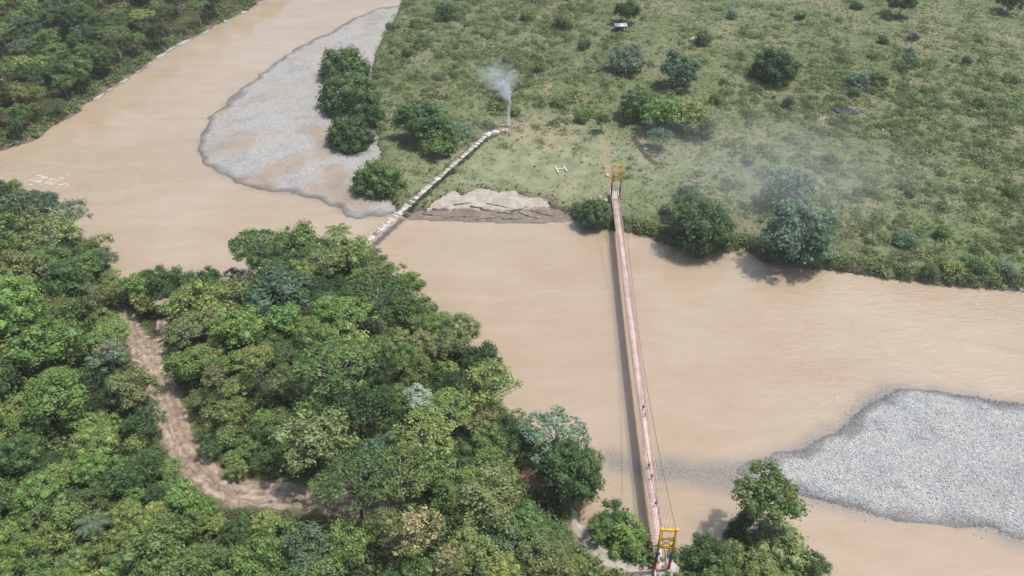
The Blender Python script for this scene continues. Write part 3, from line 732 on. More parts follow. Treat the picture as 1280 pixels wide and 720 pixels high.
# ------------------------------------------------------------------ trees singled out in the picture
NEARG = 'trees of the near riverside forest'
FARG = 'trees standing in the meadow beyond the river'
named = [
    # near forest
    ('tall_tree', -145.8, 201.5, 9.0, 15.0, 'airy', 'blue', 'tall open crowned tree above the white rapids at left', NEARG, 'pale', None),
    ('tall_tree', -133.1, 201.6, 8.1, 13.0, 'airy', 'blue', 'loose dark tree overhanging the river beside the white rapids', NEARG, 'pale', None),
    ('forest_tree', -131.6, 189.6, 9.1, 14.0, 'umbrella', 'pale', 'pale flat crowned tree below the rapids near the left edge', NEARG, 'pale', None),
    ('forest_tree', -121.8, 192.5, 6.0, 10.0, 'airy', 'mid', 'ragged green tree at the river corner left of the road fork', NEARG, 'dark', None),
    ('bare_tree', -104.3, 155.4, 5.3, 17.0, 'bare', 'pale', 'half bare tree with white trunk and smoky grey crown', NEARG, 'pale', None),
    ('flowering_tree', -88.6, 129.8, 5.3, 12.0, 'airy', 'dusty', 'grey green tree dotted with dull cream flowers left of the road', NEARG, 'pale', (0.34, 0.33, 0.20)),
    ('forest_tree', -100.8, 167.9, 4.3, 10.0, 'broad', 'fresh', 'bright green tree above the road fork by the water', NEARG, 'dark', None),
    ('forest_tree', -101.3, 179.5, 4.5, 8.0, 'broad', 'dark', 'leftmost of the low dark trees lining the river above the road spur', NEARG, 'dark', None),
    ('forest_tree', -92.9, 177.6, 4.0, 8.0, 'broad', 'mid', 'second low tree from the left lining the river above the spur', NEARG, 'dark', None),
    ('forest_tree', -86.1, 179.1, 4.1, 8.0, 'broad', 'dark', 'third low tree from the left lining the river above the spur', NEARG, 'dark', None),
    ('forest_tree', -78.9, 180.6, 4.1, 8.0, 'airy', 'mid', 'rightmost of the low trees lining the river above the spur', NEARG, 'dark', None),
    ('bare_tree', -84.1, 118.4, 2.2, 13.0, 'bare', 'dark', 'slender pale stemmed tree just below the grey flowering tree', NEARG, 'pale', None),
    ('bare_tree', -51.9, 119.8, 2.2, 15.0, 'bare', 'mid', 'white stemmed thin tree beside the yellow flowering one', NEARG, 'pale', None),
    ('bare_tree', -28.6, 134.4, 2.4, 15.0, 'bare', 'mid', 'thin pale stemmed tree in the middle of the hill', NEARG, 'pale', None),
    ('bare_tree', -86.0, 88.8, 2.1, 9.0, 'bare', 'mid', 'thin leaning pale stem among bushes at bottom left', NEARG, 'pale', None),
    ('bare_tree', 0.0, 106.3, 2.2, 13.0, 'bare', 'mid', 'thin pale stemmed tree left of the grey umbrella tree', NEARG, 'pale', None),
    ('palm_tree', -48.3, 184.6, 3.9, 13.0, 'palm', 'mid', 'tall palm at the top of the forested point', NEARG, 'pale', None),
    ('forest_tree', -59.9, 186.0, 7.7, 13.0, 'broad', 'mid', 'green tree just left of the tall palm', NEARG, 'dark', None),
    ('forest_tree', -44.7, 179.2, 6.6, 14.0, 'broad', 'lime', 'light rounded tree just right of the tall palm', NEARG, 'pale', None),
    ('forest_tree', -50.3, 170.3, 6.3, 13.0, 'airy', 'pale', 'pale loose tree directly below the tall palm', NEARG, 'pale', None),
    ('forest_tree', -75.2, 151.8, 8.2, 14.0, 'broad', 'lime', 'broad yellow green tree right of the road spur', NEARG, 'dark', None),
    ('forest_tree', -56.1, 152.0, 8.9, 15.0, 'broad', 'blue', 'large bluish tree below and left of the tall palm', NEARG, 'dark', None),
    ('forest_tree', -62.1, 138.3, 6.2, 14.0, 'broad', 'fresh', 'rounded bright tree below the yellow green one by the spur', NEARG, 'dark', None),
    ('forest_tree', -37.6, 144.1, 6.1, 15.0, 'umbrella', 'fresh', 'bright layered tree in the middle of the forested hill', NEARG, 'pale', None),
    ('silver_tree', -19.5, 117.2, 3.3, 14.0, 'broad', 'grey', 'small silvery white tree standing out in the dark forest', NEARG, 'pale', None),
    ('forest_tree', -37.9, 103.5, 6.8, 15.0, 'broad', 'pale', 'wide pale green tree right above the road bend end', NEARG, 'dark', None),
    ('forest_tree', -21.1, 96.8, 7.2, 13.0, 'umbrella', 'mid', 'wide flat crowned tree with pale forked limbs above the cream blossom', NEARG, 'pale', None),
    ('flowering_tree', -17.5, 83.6, 6.2, 13.0, 'airy', 'olive', 'large tree covered in cream blossom at the bottom', NEARG, 'dark', (0.50, 0.44, 0.24)),
    ('flowering_tree', -10.6, 78.0, 3.6, 11.0, 'airy', 'olive', 'smaller cream flowering tree at the bottom edge', NEARG, 'dark', (0.46, 0.41, 0.23)),
    ('flowering_tree', -55.0, 125.2, 4.5, 14.0, 'airy', 'lime', 'yellow flowering tree with white stems on the hill', NEARG, 'pale', (0.36, 0.36, 0.14)),
    ('flowering_tree', -63.7, 123.4, 3.5, 11.0, 'airy', 'olive', 'tan flowering tree on the right verge of the road', NEARG, 'pale', (0.36, 0.31, 0.17)),
    ('umbrella_tree', 9.2, 113.7, 7.7, 13.0, 'umbrella', 'dusty', 'grey umbrella crowned tree with bare white limbs over the water', NEARG, 'pale', None),
    ('forest_tree', 12.2, 105.7, 7.2, 13.0, 'round', 'dark', 'dense rounded tree below the grey umbrella tree at the bank', NEARG, 'dark', None),
    ('forest_tree', -5.4, 92.7, 6.6, 14.0, 'broad', 'olive', 'wide olive tree right of the cream blossom tree', NEARG, 'dark', None),
    ('forest_tree', 2.3, 90.7, 5.1, 11.0, 'broad', 'mid', 'green tree between the olive tree and the sandy path', NEARG, 'dark', None),
    ('forest_tree', -94.9, 116.9, 6.3, 12.0, 'broad', 'fresh', 'bright spreading tree near the left edge below the white trunk', NEARG, 'dark', None),
    ('plantain', -76.5, 88.7, 3.5, 5.0, 'plantain', 'blue', 'star shaped broad leaved plant among the low bushes at bottom left', NEARG, 'dark', None),
    ('bare_tree', -64.8, 98.3, 2.8, 9.0, 'bare', 'pale', 'thin pale leafless tree at the inside of the road bend', NEARG, 'pale', None),
    ('vine_tree', 46.0, 97.0, 6.3, 20.0, 'broad', 'mid', 'tall leaning tree wrapped in vines right of the near tower', NEARG, 'dark', None),
    ('bank_tree', 52.1, 91.8, 7.8, 10.0, 'round', 'olive', 'rounded olive tree at the bottom edge below the gravel bar', NEARG, 'dark', None),
    ('bank_tree', 58.1, 89.0, 3.4, 7.0, 'broad', 'dark', 'small dark tree right of the rounded olive tree', NEARG, 'dark', None),
    ('bank_tree', 22.3, 93.6, 4.7, 5.0, 'broad', 'fresh', 'low leafy tree between the sandy path and the bridge deck', NEARG, 'dark', None),
    ('bank_tree', 37.6, 89.9, 4.0, 6.0, 'broad', 'dark', 'low dark tree just right of the near tower', NEARG, 'dark', None),
    ('bank_tree', 17.7, 94.9, 2.8, 5.0, 'broad', 'mid', 'small tree beside the sandy path at the waterline', NEARG, 'dark', None),
    # meadow
    ('bank_tree', -70.9, 324.1, 12.3, 13.0, 'round', 'dark', 'farthest of the dense dark trees on the upstream gravel bar', FARG, 'dark', None),
    ('bank_tree', -64.7, 294.7, 13.3, 14.0, 'round', 'dark', 'largest of the dense dark trees on the upstream gravel bar', FARG, 'dark', None),
    ('bank_tree', -53.7, 280.7, 6.1, 8.0, 'round', 'deep', 'small dark tree right of the row on the upstream gravel bar', FARG, 'dark', None),
    ('bank_tree', -59.2, 264.9, 10.4, 11.0, 'round', 'dark', 'dense dark tree at the near end of the gravel bar row', FARG, 'dark', None),
    ('bank_tree', -44.8, 232.4, 9.0, 11.0, 'round', 'mid', 'rounded tree with greyish top left of the old footbridge', FARG, 'dark', None),
    ('meadow_tree', -31.9, 265.7, 10.8, 14.0, 'broad', 'dark', 'large dark tree on the grass above the old footbridge', FARG, 'dark', None),
    ('meadow_tree', -26.0, 255.0, 7.8, 10.0, 'broad', 'mid', 'lighter tree in front of the large one above the footbridge', FARG, 'dark', None),
    ('meadow_tree', -19.7, 263.4, 6.3, 8.0, 'airy', 'dusty', 'faint grey green tree between the footbridge and the smoke', FARG, 'pale', None),
    ('bank_tree', 25.5, 211.3, 5.7, 9.0, 'round', 'dark', 'small round tree on the bank left of the far tower', FARG, 'dark', None),
    ('bank_tree', 56.3, 199.2, 10.5, 14.0, 'round', 'dark', 'dense dark tree leaning over the river right of the far tower', FARG, 'dark', None),
    ('bank_tree', 54.9, 211.5, 5.9, 11.0, 'broad', 'blue', 'dusky tree behind the dense dark one at the bank', FARG, 'dark', None),
    ('bank_tree', 81.4, 191.6, 11.5, 16.0, 'broad', 'dusty', 'hazy grey green tree hanging over the river', FARG, 'pale', None),
    ('bank_tree', 87.4, 190.2, 7.0, 8.0, 'broad', 'dusty', 'lower hazy tree at the water right of the hanging tree', FARG, 'dark', None),
    ('meadow_tree', 87.5, 219.3, 8.5, 12.0, 'broad', 'dusty', 'mottled pale tree above the hazy hanging tree', FARG, 'pale', None),
    ('meadow_tree', 108.1, 315.3, 10.7, 11.0, 'round', 'deep', 'dark spreading tree alone in the upper meadow', FARG, 'dark', None),
    ('meadow_tree', 188.0, 387.9, 7.6, 12.0, 'broad', 'deep', 'dark tree cut by the top edge right of centre', FARG, 'dark', None),
    ('meadow_tree', 242.5, 392.7, 6.9, 10.0, 'broad', 'deep', 'dark tree in the top right corner', FARG, 'dark', None),
    ('meadow_tree', 54.8, 381.2, 6.4, 11.0, 'broad', 'deep', 'dark tree beside the tin roofed shed', FARG, 'dark', None),
    ('meadow_tree', 48.6, 325.1, 8.0, 10.0, 'broad', 'dusty', 'loose tree below the tin roofed shed', FARG, 'dark', None),
    ('meadow_tree', 67.3, 308.6, 8.9, 13.0, 'broad', 'blue', 'dusky tree above the bamboo clump', FARG, 'dark', None),
    ('meadow_tree', 47.6, 281.5, 9.0, 11.0, 'broad', 'dark', 'dark tree on the left of the bamboo clump', FARG, 'dark', None),
    ('bamboo_clump', 55.1, 269.9, 9.2, 13.0, 'bamboo', 'fresh', 'arching bamboo clump in the middle of the trees', FARG, 'dark', None),
    ('bamboo_clump', 64.8, 271.4, 8.2, 12.0, 'bamboo', 'lime', 'yellowish bamboo clump on the right of the group', FARG, 'dark', None),
    ('meadow_tree', 68.9, 266.5, 6.4, 8.0, 'broad', 'mid', 'green tree right of the bamboo clump', FARG, 'dark', None),
    ('meadow_tree', 53.2, 255.2, 6.2, 9.0, 'airy', 'dusty', 'pale branched tree below the bamboo clump', FARG, 'pale', None),
    ('meadow_tree', 33.1, 268.9, 2.7, 7.0, 'broad', 'dark', 'slender small tree on a bare stem above the far tower', FARG, 'dark', None),
    ('meadow_tree', 167.2, 324.7, 3.4, 8.0, 'broad', 'blue', 'lower of two small dark trees in the upper right meadow', FARG, 'dark', None),
    ('meadow_tree', 176.6, 344.7, 3.2, 8.0, 'broad', 'blue', 'upper of two small dark trees in the upper right meadow', FARG, 'dark', None),
    ('meadow_tree', 140.8, 309.1, 4.9, 6.0, 'broad', 'dusty', 'left tree of the pair beside the cattle', FARG, 'pale', None),
    ('meadow_tree', 148.8, 309.1, 5.2, 6.0, 'broad', 'mid', 'right tree of the pair beside the cattle', FARG, 'dark', None),
    ('meadow_tree', -33.0, 388.2, 4.6, 8.0, 'broad', 'deep', 'dark small tree in the scrub right of the gravel bar top', FARG, 'dark', None),
    ('meadow_tree', 163.8, 249.3, 3.1, 7.0, 'airy', 'dark', 'ragged small tree alone in the right meadow', FARG, 'dark', None),
]
for nm, x, y, r, h, kind, tint, label, grp, bark, bl in named:
    lean = (3.2, 0.5) if nm == 'vine_tree' else None
    root = add_tree(nm, x, y, r, h, kind, tint, label, 'palm' if nm == 'palm_tree' else ('plant' if nm == 'plantain' else ('bamboo' if nm == 'bamboo_clump' else 'tree')), grp, bark, bl, lean)
    if nm == 'vine_tree':
        for k in range(5):
            q = obj('vine_foliage', PROTO['shrub', k % 3], root)
            q.location = (0.75 * k - 0.9, 0.1 * k, 1.6 + 2.7 * k); s = 2.6 - 0.18 * k
            q.scale = (s, s, 2.4); q.rotation_euler = (0, 0, k * 1.3); q.color = (*TINT['dark'], 1)

# ------------------------------------------------------------------ shrubs singled out in the meadow
SHRUBG = 'shrubs scattered over the meadow'
shrubs = [
    (26.7, 279.1, 3.6, 2.6, 'mid', 'low rounded hedge like bush above the far tower'),
    (-20.8, 240.7, 2.7, 2.6, 'dark', 'bush right under the old footbridge'),
    (-46.4, 343.1, 3.5, 3.0, 'dark', 'dark round bush at the upper meadow beside the gravel bar'),
    (-41.8, 354.8, 2.9, 3.0, 'deep', 'small dark bush just right of the round bush by the gravel bar'),
    (-45.9, 379.3, 3.4, 3.0, 'mid', 'bush at the meadow edge near the top of the gravel bar'),
    (-57.7, 374.8, 3.4, 3.0, 'mid', 'bush where gravel bar and scrub meet'),
    (32.2, 349.1, 3.2, 4.0, 'deep', 'dark upright bush left of the tin roofed shed'),
    (24.7, 377.3, 5.3, 3.0, 'mid', 'wide bush at the top left of the tin roofed shed'),
    (107.6, 289.9, 3.4, 3.0, 'blue', 'bluish bush below the lone dark spreading tree'),
    (109.4, 308.7, 3.6, 2.5, 'lime', 'bright bush at the foot of the lone dark spreading tree'),
    (136.6, 299.4, 2.9, 2.6, 'deep', 'dark bush left of the stream by the cattle'),
    (195.1, 330.2, 3.1, 2.2, 'deep', 'low dark bush in the brownish upper right scrub'),
    (205.2, 311.7, 3.6, 4.0, 'dark', 'tall bush at the right edge of the upper scrub'),
    (168.4, 354.5, 3.2, 3.0, 'mid', 'bush left of the two small dark trees'),
    (48.7, 215.1, 2.5, 3.0, 'dusty', 'bush between the far tower and the dense bank tree'),
    (125.9, 184.3, 3.2, 4.0, 'lime', 'yellow green bush at the right bank edge'),
    (119.3, 182.8, 2.5, 3.0, 'mid', 'green bush left of the yellow green one on the bank'),
    (133.5, 183.4, 3.4, 3.5, 'mid', 'wide bush right of the yellow green one on the bank'),
    (141.6, 182.5, 3.2, 3.5, 'dusty', 'last bank bush at the right edge'),
    (117.0, 196.9, 3.8, 4.0, 'dusty', 'grey green bush above the right bank'),
    (130.7, 201.1, 3.1, 4.0, 'mid', 'bush in the scrub above the yellow green bank bush'),
    (131.9, 187.3, 2.3, 3.0, 'dark', 'dark bush between the bank bushes at right'),
    (80.3, 293.6, 3.1, 3.0, 'mid', 'bush right of the bamboo group'),
    (86.4, 352.4, 5.0, 4.0, 'mid', 'light bush beside the pale rock'),
    (7.8, 389.2, 4.7, 3.0, 'mid', 'bush in the scrub left of the wide one'),
    (-1.4, 333.5, 3.1, 3.0, 'dark', 'bush right above the drifting smoke'),
    (12.2, 324.9, 3.0, 3.0, 'dark', 'bush left of the small bare track'),
    (1.5, 284.1, 2.5, 2.0, 'mid', 'small bush right of the smoke column'),
    (18.8, 292.2, 3.4, 3.0, 'mid', 'pale bush below the small bare track'),
    (111.0, 246.1, 2.8, 2.5, 'dusty', 'dusty bush in the hazy meadow'),
    (-14.5, 223.0, 0.8, 1.0, 'mid', 'tiny green shrub on the sand bank'),
    (138.9, 384.8, 3.5, 2.5, 'mid', 'bush at the top of the meadow above the lone tree'),
    (106.8, 387.5, 3.5, 2.5, 'dusty', 'dusty bush near the top edge left of the lone tree'),
    (170.5, 398.4, 3.2, 2.5, 'deep', 'dark bush near the top edge left of the dark tree'),
    (82.0, 246.4, 2.8, 2.6, 'dusty', 'bush between the bamboo group and the mottled tree'),
    (130.6, 225.0, 2.9, 3.0, 'mid', 'scrubby bush in the middle of the right meadow'),
    (163.0, 224.8, 3.1, 3.0, 'dark', 'bush near the right edge above the bank'),
    (182.4, 289.9, 3.4, 2.6, 'mid', 'bush below the brownish upper right scrub'),
]
for x, y, r, h, tint, label in shrubs:
    tint = {'deep': 'dark', 'dark': 'mid'}.get(tint, tint)
    add_tree('shrub', x, y, r, h, 'shrub', tint, label, 'shrub', SHRUBG, full=False)

# ------------------------------------------------------------------ the rest of the two forests, tree by tree
LAND_NEAR = {n: p for n, p in (
    ('the dirt road bend', (-60.0, 101.4)), ('the road fork', (-89.0, 145.8)), ('the cream blossom tree', (-18.3, 85.8)), ('the silvery tree', (-20.9, 123.1)),
    ('the grey umbrella tree', (10.5, 114.8)), ('the tall palm', (-48.4, 178.1)), ('the half bare tree', (-110.1, 159.1)), ('the white rapids', (-143.1, 196.8)),
    ('the bottom left corner', (-91.6, 81.0)), ('the star shaped plant', (-77.6, 89.6)), ('the shaded road end', (-30.7, 94.5)), ('the river corner', (-5.8, 136.3)),
    ('the sandy path', (11.7, 91.2)), ('the old footbridge end', (-32.6, 168.4)), ('the left edge', (-108.7, 115.0)), ('the bluish hill tree', (-56.2, 146.6)),
    ('the wide pale tree', (-39.4, 104.0)), ('the grey flowering tree', (-90.9, 129.3)), ('the road spur', (-84.6, 161.4)))}
LAND_LEFT = {n: p for n, p in (('the top left corner', (-227.2, 354.1)), ('the straight far bank', (-160.4, 354.6)), ('the river end at top', (-136.9, 418.9)),
    ('the left edge bank', (-184.5, 263.3)), ('the white trunked bank tree', (-184.6, 290.8)), ('the pale trunk at top', (-154.7, 390.6)))}
pending = []

def where(land, x, y):
    nm, (px, py) = min(land.items(), key=lambda q: math.hypot(x - q[1][0], y - q[1][1]))
    dx, dy = x - px, y - py; d = math.hypot(dx, dy)
    w = []
    if abs(dy) > 0.4 * d: w.append('above' if dy > 0 else 'below')
    if abs(dx) > 0.4 * d: w.append('left of' if dx < 0 else 'right of')
    return ' '.join(w) + ' ' + nm, d

def plant_forest(poly, n, land, seed, weights, rlo, rhi, group, hk, clear=None, low=None, ymax=1e9, spacing=0.72):
    r = np.random.default_rng(seed); kinds = ['broad', 'broad', 'broad', 'airy', 'airy', 'umbrella', 'round']
    names = list(weights); ws = np.array([weights[k] for k in names]); ws = ws / ws.sum(); made = 0
    p = np.array(poly); N = 30000
    X = r.uniform(-290, 60, N); Y = r.uniform(76, ymax, N)
    D = sdist(poly, X, Y)
    ok = (D > 1.5) & (np.abs(X) < 0.64 * (0.788 * Y + 0.616 * 140) + 12)
    for x, y, d in zip(X[ok], Y[ok], D[ok]):
        if made >= n: break
        lowz = low is not None and low(x, y)
        rad = r.uniform(rlo, rhi) * (0.62 if lowz else 1.0) * (0.75 if d < 5 else 1.0)
        h = rad * hk * r.uniform(0.85, 1.2) * (0.75 if lowz else 1.0)
        if any((x - a) ** 2 + (y - b) ** 2 < (spacing * (rad + c)) ** 2 for a, b, c in TREES): continue
        if clear is not None:
            u = np.array([x, y]) / math.hypot(x, y); ts = np.linspace(0, 1.0 * h, 6)
            if any(pdist(l, x + u[0] * ts, y + u[1] * ts).min() < w + 0.5 * rad for l, w in clear): continue
        tint = names[int(r.choice(len(names), p=ws))]
        if lowz and tint in ('deep', 'blue', 'olive'): tint = 'fresh'
        kind = kinds[int(r.integers(len(kinds)))]
        if kind == 'umbrella' and lowz: kind = 'shrub'
        size = 'small' if rad < rlo + 0.3 * (rhi - rlo) else ('big' if rad > rlo + 0.75 * (rhi - rlo) else '')
        form = {'broad': 'rounded', 'airy': 'loose', 'umbrella': 'flat topped', 'round': 'dense', 'shrub': 'bushy'}[kind]
        wh, dist = where(land, x, y)
        desc = ' '.join(q for q in (size, WORD[tint], form, 'tree', wh) if q)
        o = add_tree({'broad': 'broadleaf_tree', 'airy': 'loose_crowned_tree', 'umbrella': 'flat_crowned_tree', 'round': 'dense_crowned_tree', 'shrub': 'bushy_tree'}[kind], x, y, rad, h, kind, tint, desc, 'tree', group, 'pale' if r.random() < 0.35 else 'dark')
        pending.append((desc, dist, o)); made += 1
    return made

CLEAR = [(ROAD[:10], 2.0), (ROAD2, 1.2), (PATH, 2.2), (SCAR, 1.2), (np.array([(28.5, 84.0), (33.0, 130.0)]), 5.0)]
BEYOND = NEAR
n1 = plant_forest(NEAR, 330, LAND_NEAR, 21, {'mid': 6, 'fresh': 4, 'lime': 3.6, 'dark': 3.4, 'deep': 1.2, 'olive': 1.2, 'blue': 0.8},
                  3.4, 9.2, NEARG, 1.95, CLEAR, low=lambda x, y: (y < 118 and x < -38) or x > 12, ymax=330, spacing=0.54)
n2 = plant_forest(LEFT_LAND, 165, LAND_LEFT, 22, {'dark': 4, 'mid': 4, 'fresh': 2, 'blue': 2, 'deep': 1.5, 'olive': 1, 'lime': 0.8},
                  4.0, 7.6, 'trees of the far left riverside forest', 2.1, None, ymax=452, spacing=0.70)
import sys; print('forest trees', n1, n2, file=sys.stderr)
ORD = ['nearest to it', 'second nearest', 'third nearest', 'fourth nearest', 'fifth nearest', 'sixth nearest', 'seventh nearest', 'eighth nearest', 'ninth nearest', 'tenth nearest']
by = {}
for d, q, o in pending: by.setdefault(d, []).append((q, o))
for d, l in by.items():
    if len(l) > 1:
        for k, (q, o) in enumerate(sorted(l, key=lambda t: t[0])): o['label'] = d + ', ' + ORD[min(k, 9)]
for nm, xy, lab in (('bank_tree', (-180.1, 284.1, 4.9, 12.0), 'white trunked thin tree on the far left bank'), ('tall_tree', (-149.6, 381.5, 5.7, 14.0), 'tall tree with pale trunk at the top of the far left bank')):
    add_tree(nm, *xy, 'airy', 'mid', lab, 'tree', 'trees of the far left riverside forest', 'pale')

# undergrowth, scrub and grass: uncountable
def bushes(name, X, Y, R, tint, k, leaf, label, seed, squash=0.8, mat=None, zf=height):
    r = np.random.default_rng(seed); n = len(X)
    Z = zf(X, Y)
    d = unit(r.normal(size=(n, k, 3))); d[:, :, 2] = np.abs(d[:, :, 2])
    rr = R[:, None, None] * r.uniform(0.55, 1.1, (n, k, 1))
    P = np.stack([X, Y, Z], -1)[:, None] + d * rr * np.array([1, 1, squash])
    Nn = unit(d + 0.45 * r.normal(size=d.shape) + np.array([0, 0, 0.6]))
    V, F = leaf_quads(r, P.reshape(-1, 3), Nn.reshape(-1, 3), (R[:, None] * leaf * r.uniform(0.6, 1.3, (n, k))).ravel())
    T = np.repeat(np.clip(tint, 0, 1), k * 4)
    return setting(name, mesh_np(name, V, F, mat or M_SCRUB, attrs={'tint': T}), 'stuff', label)

def scatter(poly, n, seed, dens=None, dmin=0.8, box=(-285, 285, 76, 450)):
    r = np.random.default_rng(seed); X = []; Y = []; got = 0
    for _ in range(60):
        x = r.uniform(box[0], box[1], n * 2); y = r.uniform(box[2], box[3], n * 2)
        ok = np.abs(x) < 0.64 * (0.788 * y + 0.616 * 140) + 8
        if dens is not None:
            ok &= r.random(n * 2) < dens(x, y)
        x, y = x[ok], y[ok]
        ok = sdist(poly, x, y) > dmin
        X.append(x[ok]); Y.append(y[ok]); got += ok.sum()
        if got >= n: break
    return np.concatenate(X)[:n], np.concatenate(Y)[:n]

def off_paths(x, y):
    return ((pdist(ROAD, x, y) > 4.0) & (pdist(ROAD2, x, y) > 1.8) & (pdist(PATH, x, y) > 2.0) & (pdist(SCAR, x, y) > 2.2) & (pdist(TRAIL, x, y) > 1.0)).astype(float)

x, y = scatter(NEAR, 6200, 31, off_paths, 0.5, (-180, 120, 74, 300)); r = np.random.default_rng(32)
bushes('undergrowth', x, y, r.uniform(0.9, 2.6, len(x)) * np.where(pdist(ROAD, x, y) < 6.5, 0.5, 1), 0.35 + 0.2 * wob(x, y, 25.0) + r.normal(0, 0.12, len(x)), 34, 0.19, 'tangled low undergrowth beneath the near forest', 33)
x, y = scatter(LEFT_LAND, 1300, 34, None, 0.6, (-285, -60, 220, 450))
bushes('undergrowth', x, y, r.uniform(1.0, 2.4, len(x)), 0.35 + 0.2 * wob(x, y, 25.0) + r.normal(0, 0.12, len(x)), 26, 0.28, 'low undergrowth beneath the far left forest', 35)

def scrub_density(x, y):
    base = np.clip(0.30 + 0.75 * wob(x, y, 46.0, 2.0) + 0.6 * wob(x, y, 17.0, 5.0) + 0.35 * wob(x, y, 7.0, 3.0), 0.02, 1)
    up = smooth((y - 255) / 60) * smooth((70 - x) / 60)                  # thick scrub at the top centre
    rt = smooth((x - 60) / 50) * smooth((400 - y) / 120)                  # rough ground at the right
    lawn = 1 - np.exp(-(((x - 12) / 34) ** 2 + ((y - 238) / 26) ** 2))    # short grass round the landing mark
    return np.clip((0.28 * base + 0.85 * np.clip(base + 0.15, 0, 1) * np.maximum(up, rt)) * lawn * off_paths(x, y), 0, 1)

x, y = scatter(MEADOW, 4600, 36, scrub_density, 1.0, (-120, 285, 165, 450))
R = 0.6 + 2.2 * r.random(len(x)) ** 1.9
bushes('scrub', x, y, R, 0.50 + 0.3 * wob(x, y, 33.0, 1.0) + r.normal(0, 0.2, len(x)), 40, 0.16, 'scattered low scrub covering the meadow', 37, 0.9)
x, y = scatter(MEADOW, 2300, 52, lambda a, b: scrub_density(a, b) ** 1.4, 1.5, (-120, 285, 165, 450))
bushes('scrub', x, y, 0.8 + 1.7 * r.random(len(x)) ** 1.8, 0.38 + 0.25 * wob(x, y, 40.0, 2.0) + r.normal(0, 0.22, len(x)), 80, 0.145, 'taller bushy scrub in the upper and right meadow', 53, 1.05)
x, y = scatter(MEADOW, 1000, 62, lambda a, b: np.clip(scrub_density(a, b) * 1.4 - 0.25 + 0.5 * vnoise(a, b, 22.0, 31), 0, 1) ** 1.5 * (scrub_density(a, b) > 0.05), 2.0, (-120, 285, 165, 450))
bushes('thicket', x, y, 0.7 + 1.5 * r.random(len(x)) ** 1.7, 0.14 + r.normal(0, 0.14, len(x)), 110, 0.14, 'dark irregular thickets dotting the rough meadow', 63, 1.35)
x, y = scatter(MEADOW, 900, 38, lambda a, b: ((sdist(MEADOW, a, b) < 4.5) & (a > 20)).astype(float), -0.2, (20, 200, 160, 250))
bushes('bank_scrub', x, y, r.uniform(0.5, 1.5, len(x)), 0.42 + r.normal(0, 0.2, len(x)), 34, 0.24, 'green growth fringing the far river bank', 39, 0.9)
x, y = scatter(LEFT_LAND, 500, 40, lambda a, b: (sdist(LEFT_LAND, a, b) < 5).astype(float), 0.6, (-285, -60, 220, 450))
bushes('bank_scrub', x, y, r.uniform(0.7, 1.9, len(x)), 0.42 + r.normal(0, 0.18, len(x)), 30, 0.24, 'green growth fringing the far left bank', 41, 0.9)
x, y = scatter(NEAR, 500, 42, lambda a, b: (off_paths(a, b) > 0.5) & (a > 8) & (np.abs(a - 29) > 2.0), 0.3, (8, 90, 74, 130))
bushes('bank_scrub', x, y, r.uniform(0.4, 1.2, len(x)), 0.45 + r.normal(0, 0.2, len(x)), 34, 0.24, 'low green growth on the near bank around the tower', 43, 0.9)

def tufts(name, X, Y, S, tint, label, seed):
    r = np.random.default_rng(seed); n = len(X); k = 3
    Z = height(X, Y)
    a = r.uniform(0, 6.283, (n, k)); lean = r.uniform(0.5, 1.3, (n, k)); s = S[:, None] * r.uniform(0.7, 1.3, (n, k))
    c = np.stack([np.repeat(X[:, None], k, 1) + r.normal(0, 0.2, (n, k)), np.repeat(Y[:, None], k, 1) + r.normal(0, 0.2, (n, k)), np.repeat(Z[:, None], k, 1) - 0.05], -1)
    t = np.stack([np.cos(a), np.sin(a), 0 * a], -1); o = np.stack([-np.sin(a), np.cos(a), 0 * a], -1)
    tip = c + o * (lean * s)[..., None] + np.array([0, 0, 1.0]) * (s * 0.30)[..., None]
    V = np.stack([c - t * (0.45 * s)[..., None], c + t * (0.45 * s)[..., None], tip + t * (0.22 * s)[..., None], tip - t * (0.3 * s)[..., None]], 2).reshape(-1, 3)
    F = np.arange(n * k * 4).reshape(-1, 4)
    return setting(name, mesh_np(name, V, F, M_GRASS, attrs={'tint': np.repeat(np.clip(tint, 0, 1), k * 4)}), 'stuff', label)

x, y = scatter(MEADOW, 60000, 44, lambda a, b: np.clip(0.6 + 0.4 * wob(a, b, 21.0), 0.15, 1) * off_paths(a, b) * (1 - 0.85 * np.exp(-(((a - 8) / 46) ** 2 + ((b - 246) / 34) ** 2) ** 1.5)), 0.3, (-120, 285, 165, 450))
tufts('meadow_grass', x, y, r.uniform(0.25, 0.7, len(x)), 0.45 + 0.28 * wob(x, y, 40.0, 3.0) + 0.15 * wob(x, y, 12.0) + r.normal(0, 0.15, len(x)), 'rough meadow grass beyond the river', 45)

# ------------------------------------------------------------------ the suspension bridge
FAR_T = Vector((33.2, 220.8, 0.0)); NEAR_T = Vector((28.5, 87.3, 0.0))
FAR_T.z = gz(FAR_T.x, FAR_T.y); NEAR_T.z = gz(NEAR_T.x, NEAR_T.y)
AX = (FAR_T - NEAR_T); AX.z = 0; SPAN = AX.length; AX.normalize(); SD = Vector((AX.y, -AX.x, 0))
ZD = max(FAR_T.z, NEAR_T.z) + 0.9
def deck_point(t, side=0.0, up=0.0):
    p = NEAR_T.lerp(FAR_T, t); z = ZD + 1.5 * 4 * t * (1 - t) if 0 <= t <= 1 else ZD
    return Vector((p.x, p.y, z + up)) + SD * side
def cable_point(t, side):
    p = deck_point(t, side); top = ZD + 12.6; mid = deck_point(0.5).z + 1.5
    p.z = mid + (top - mid) * (2 * t - 1) ** 2
    return p

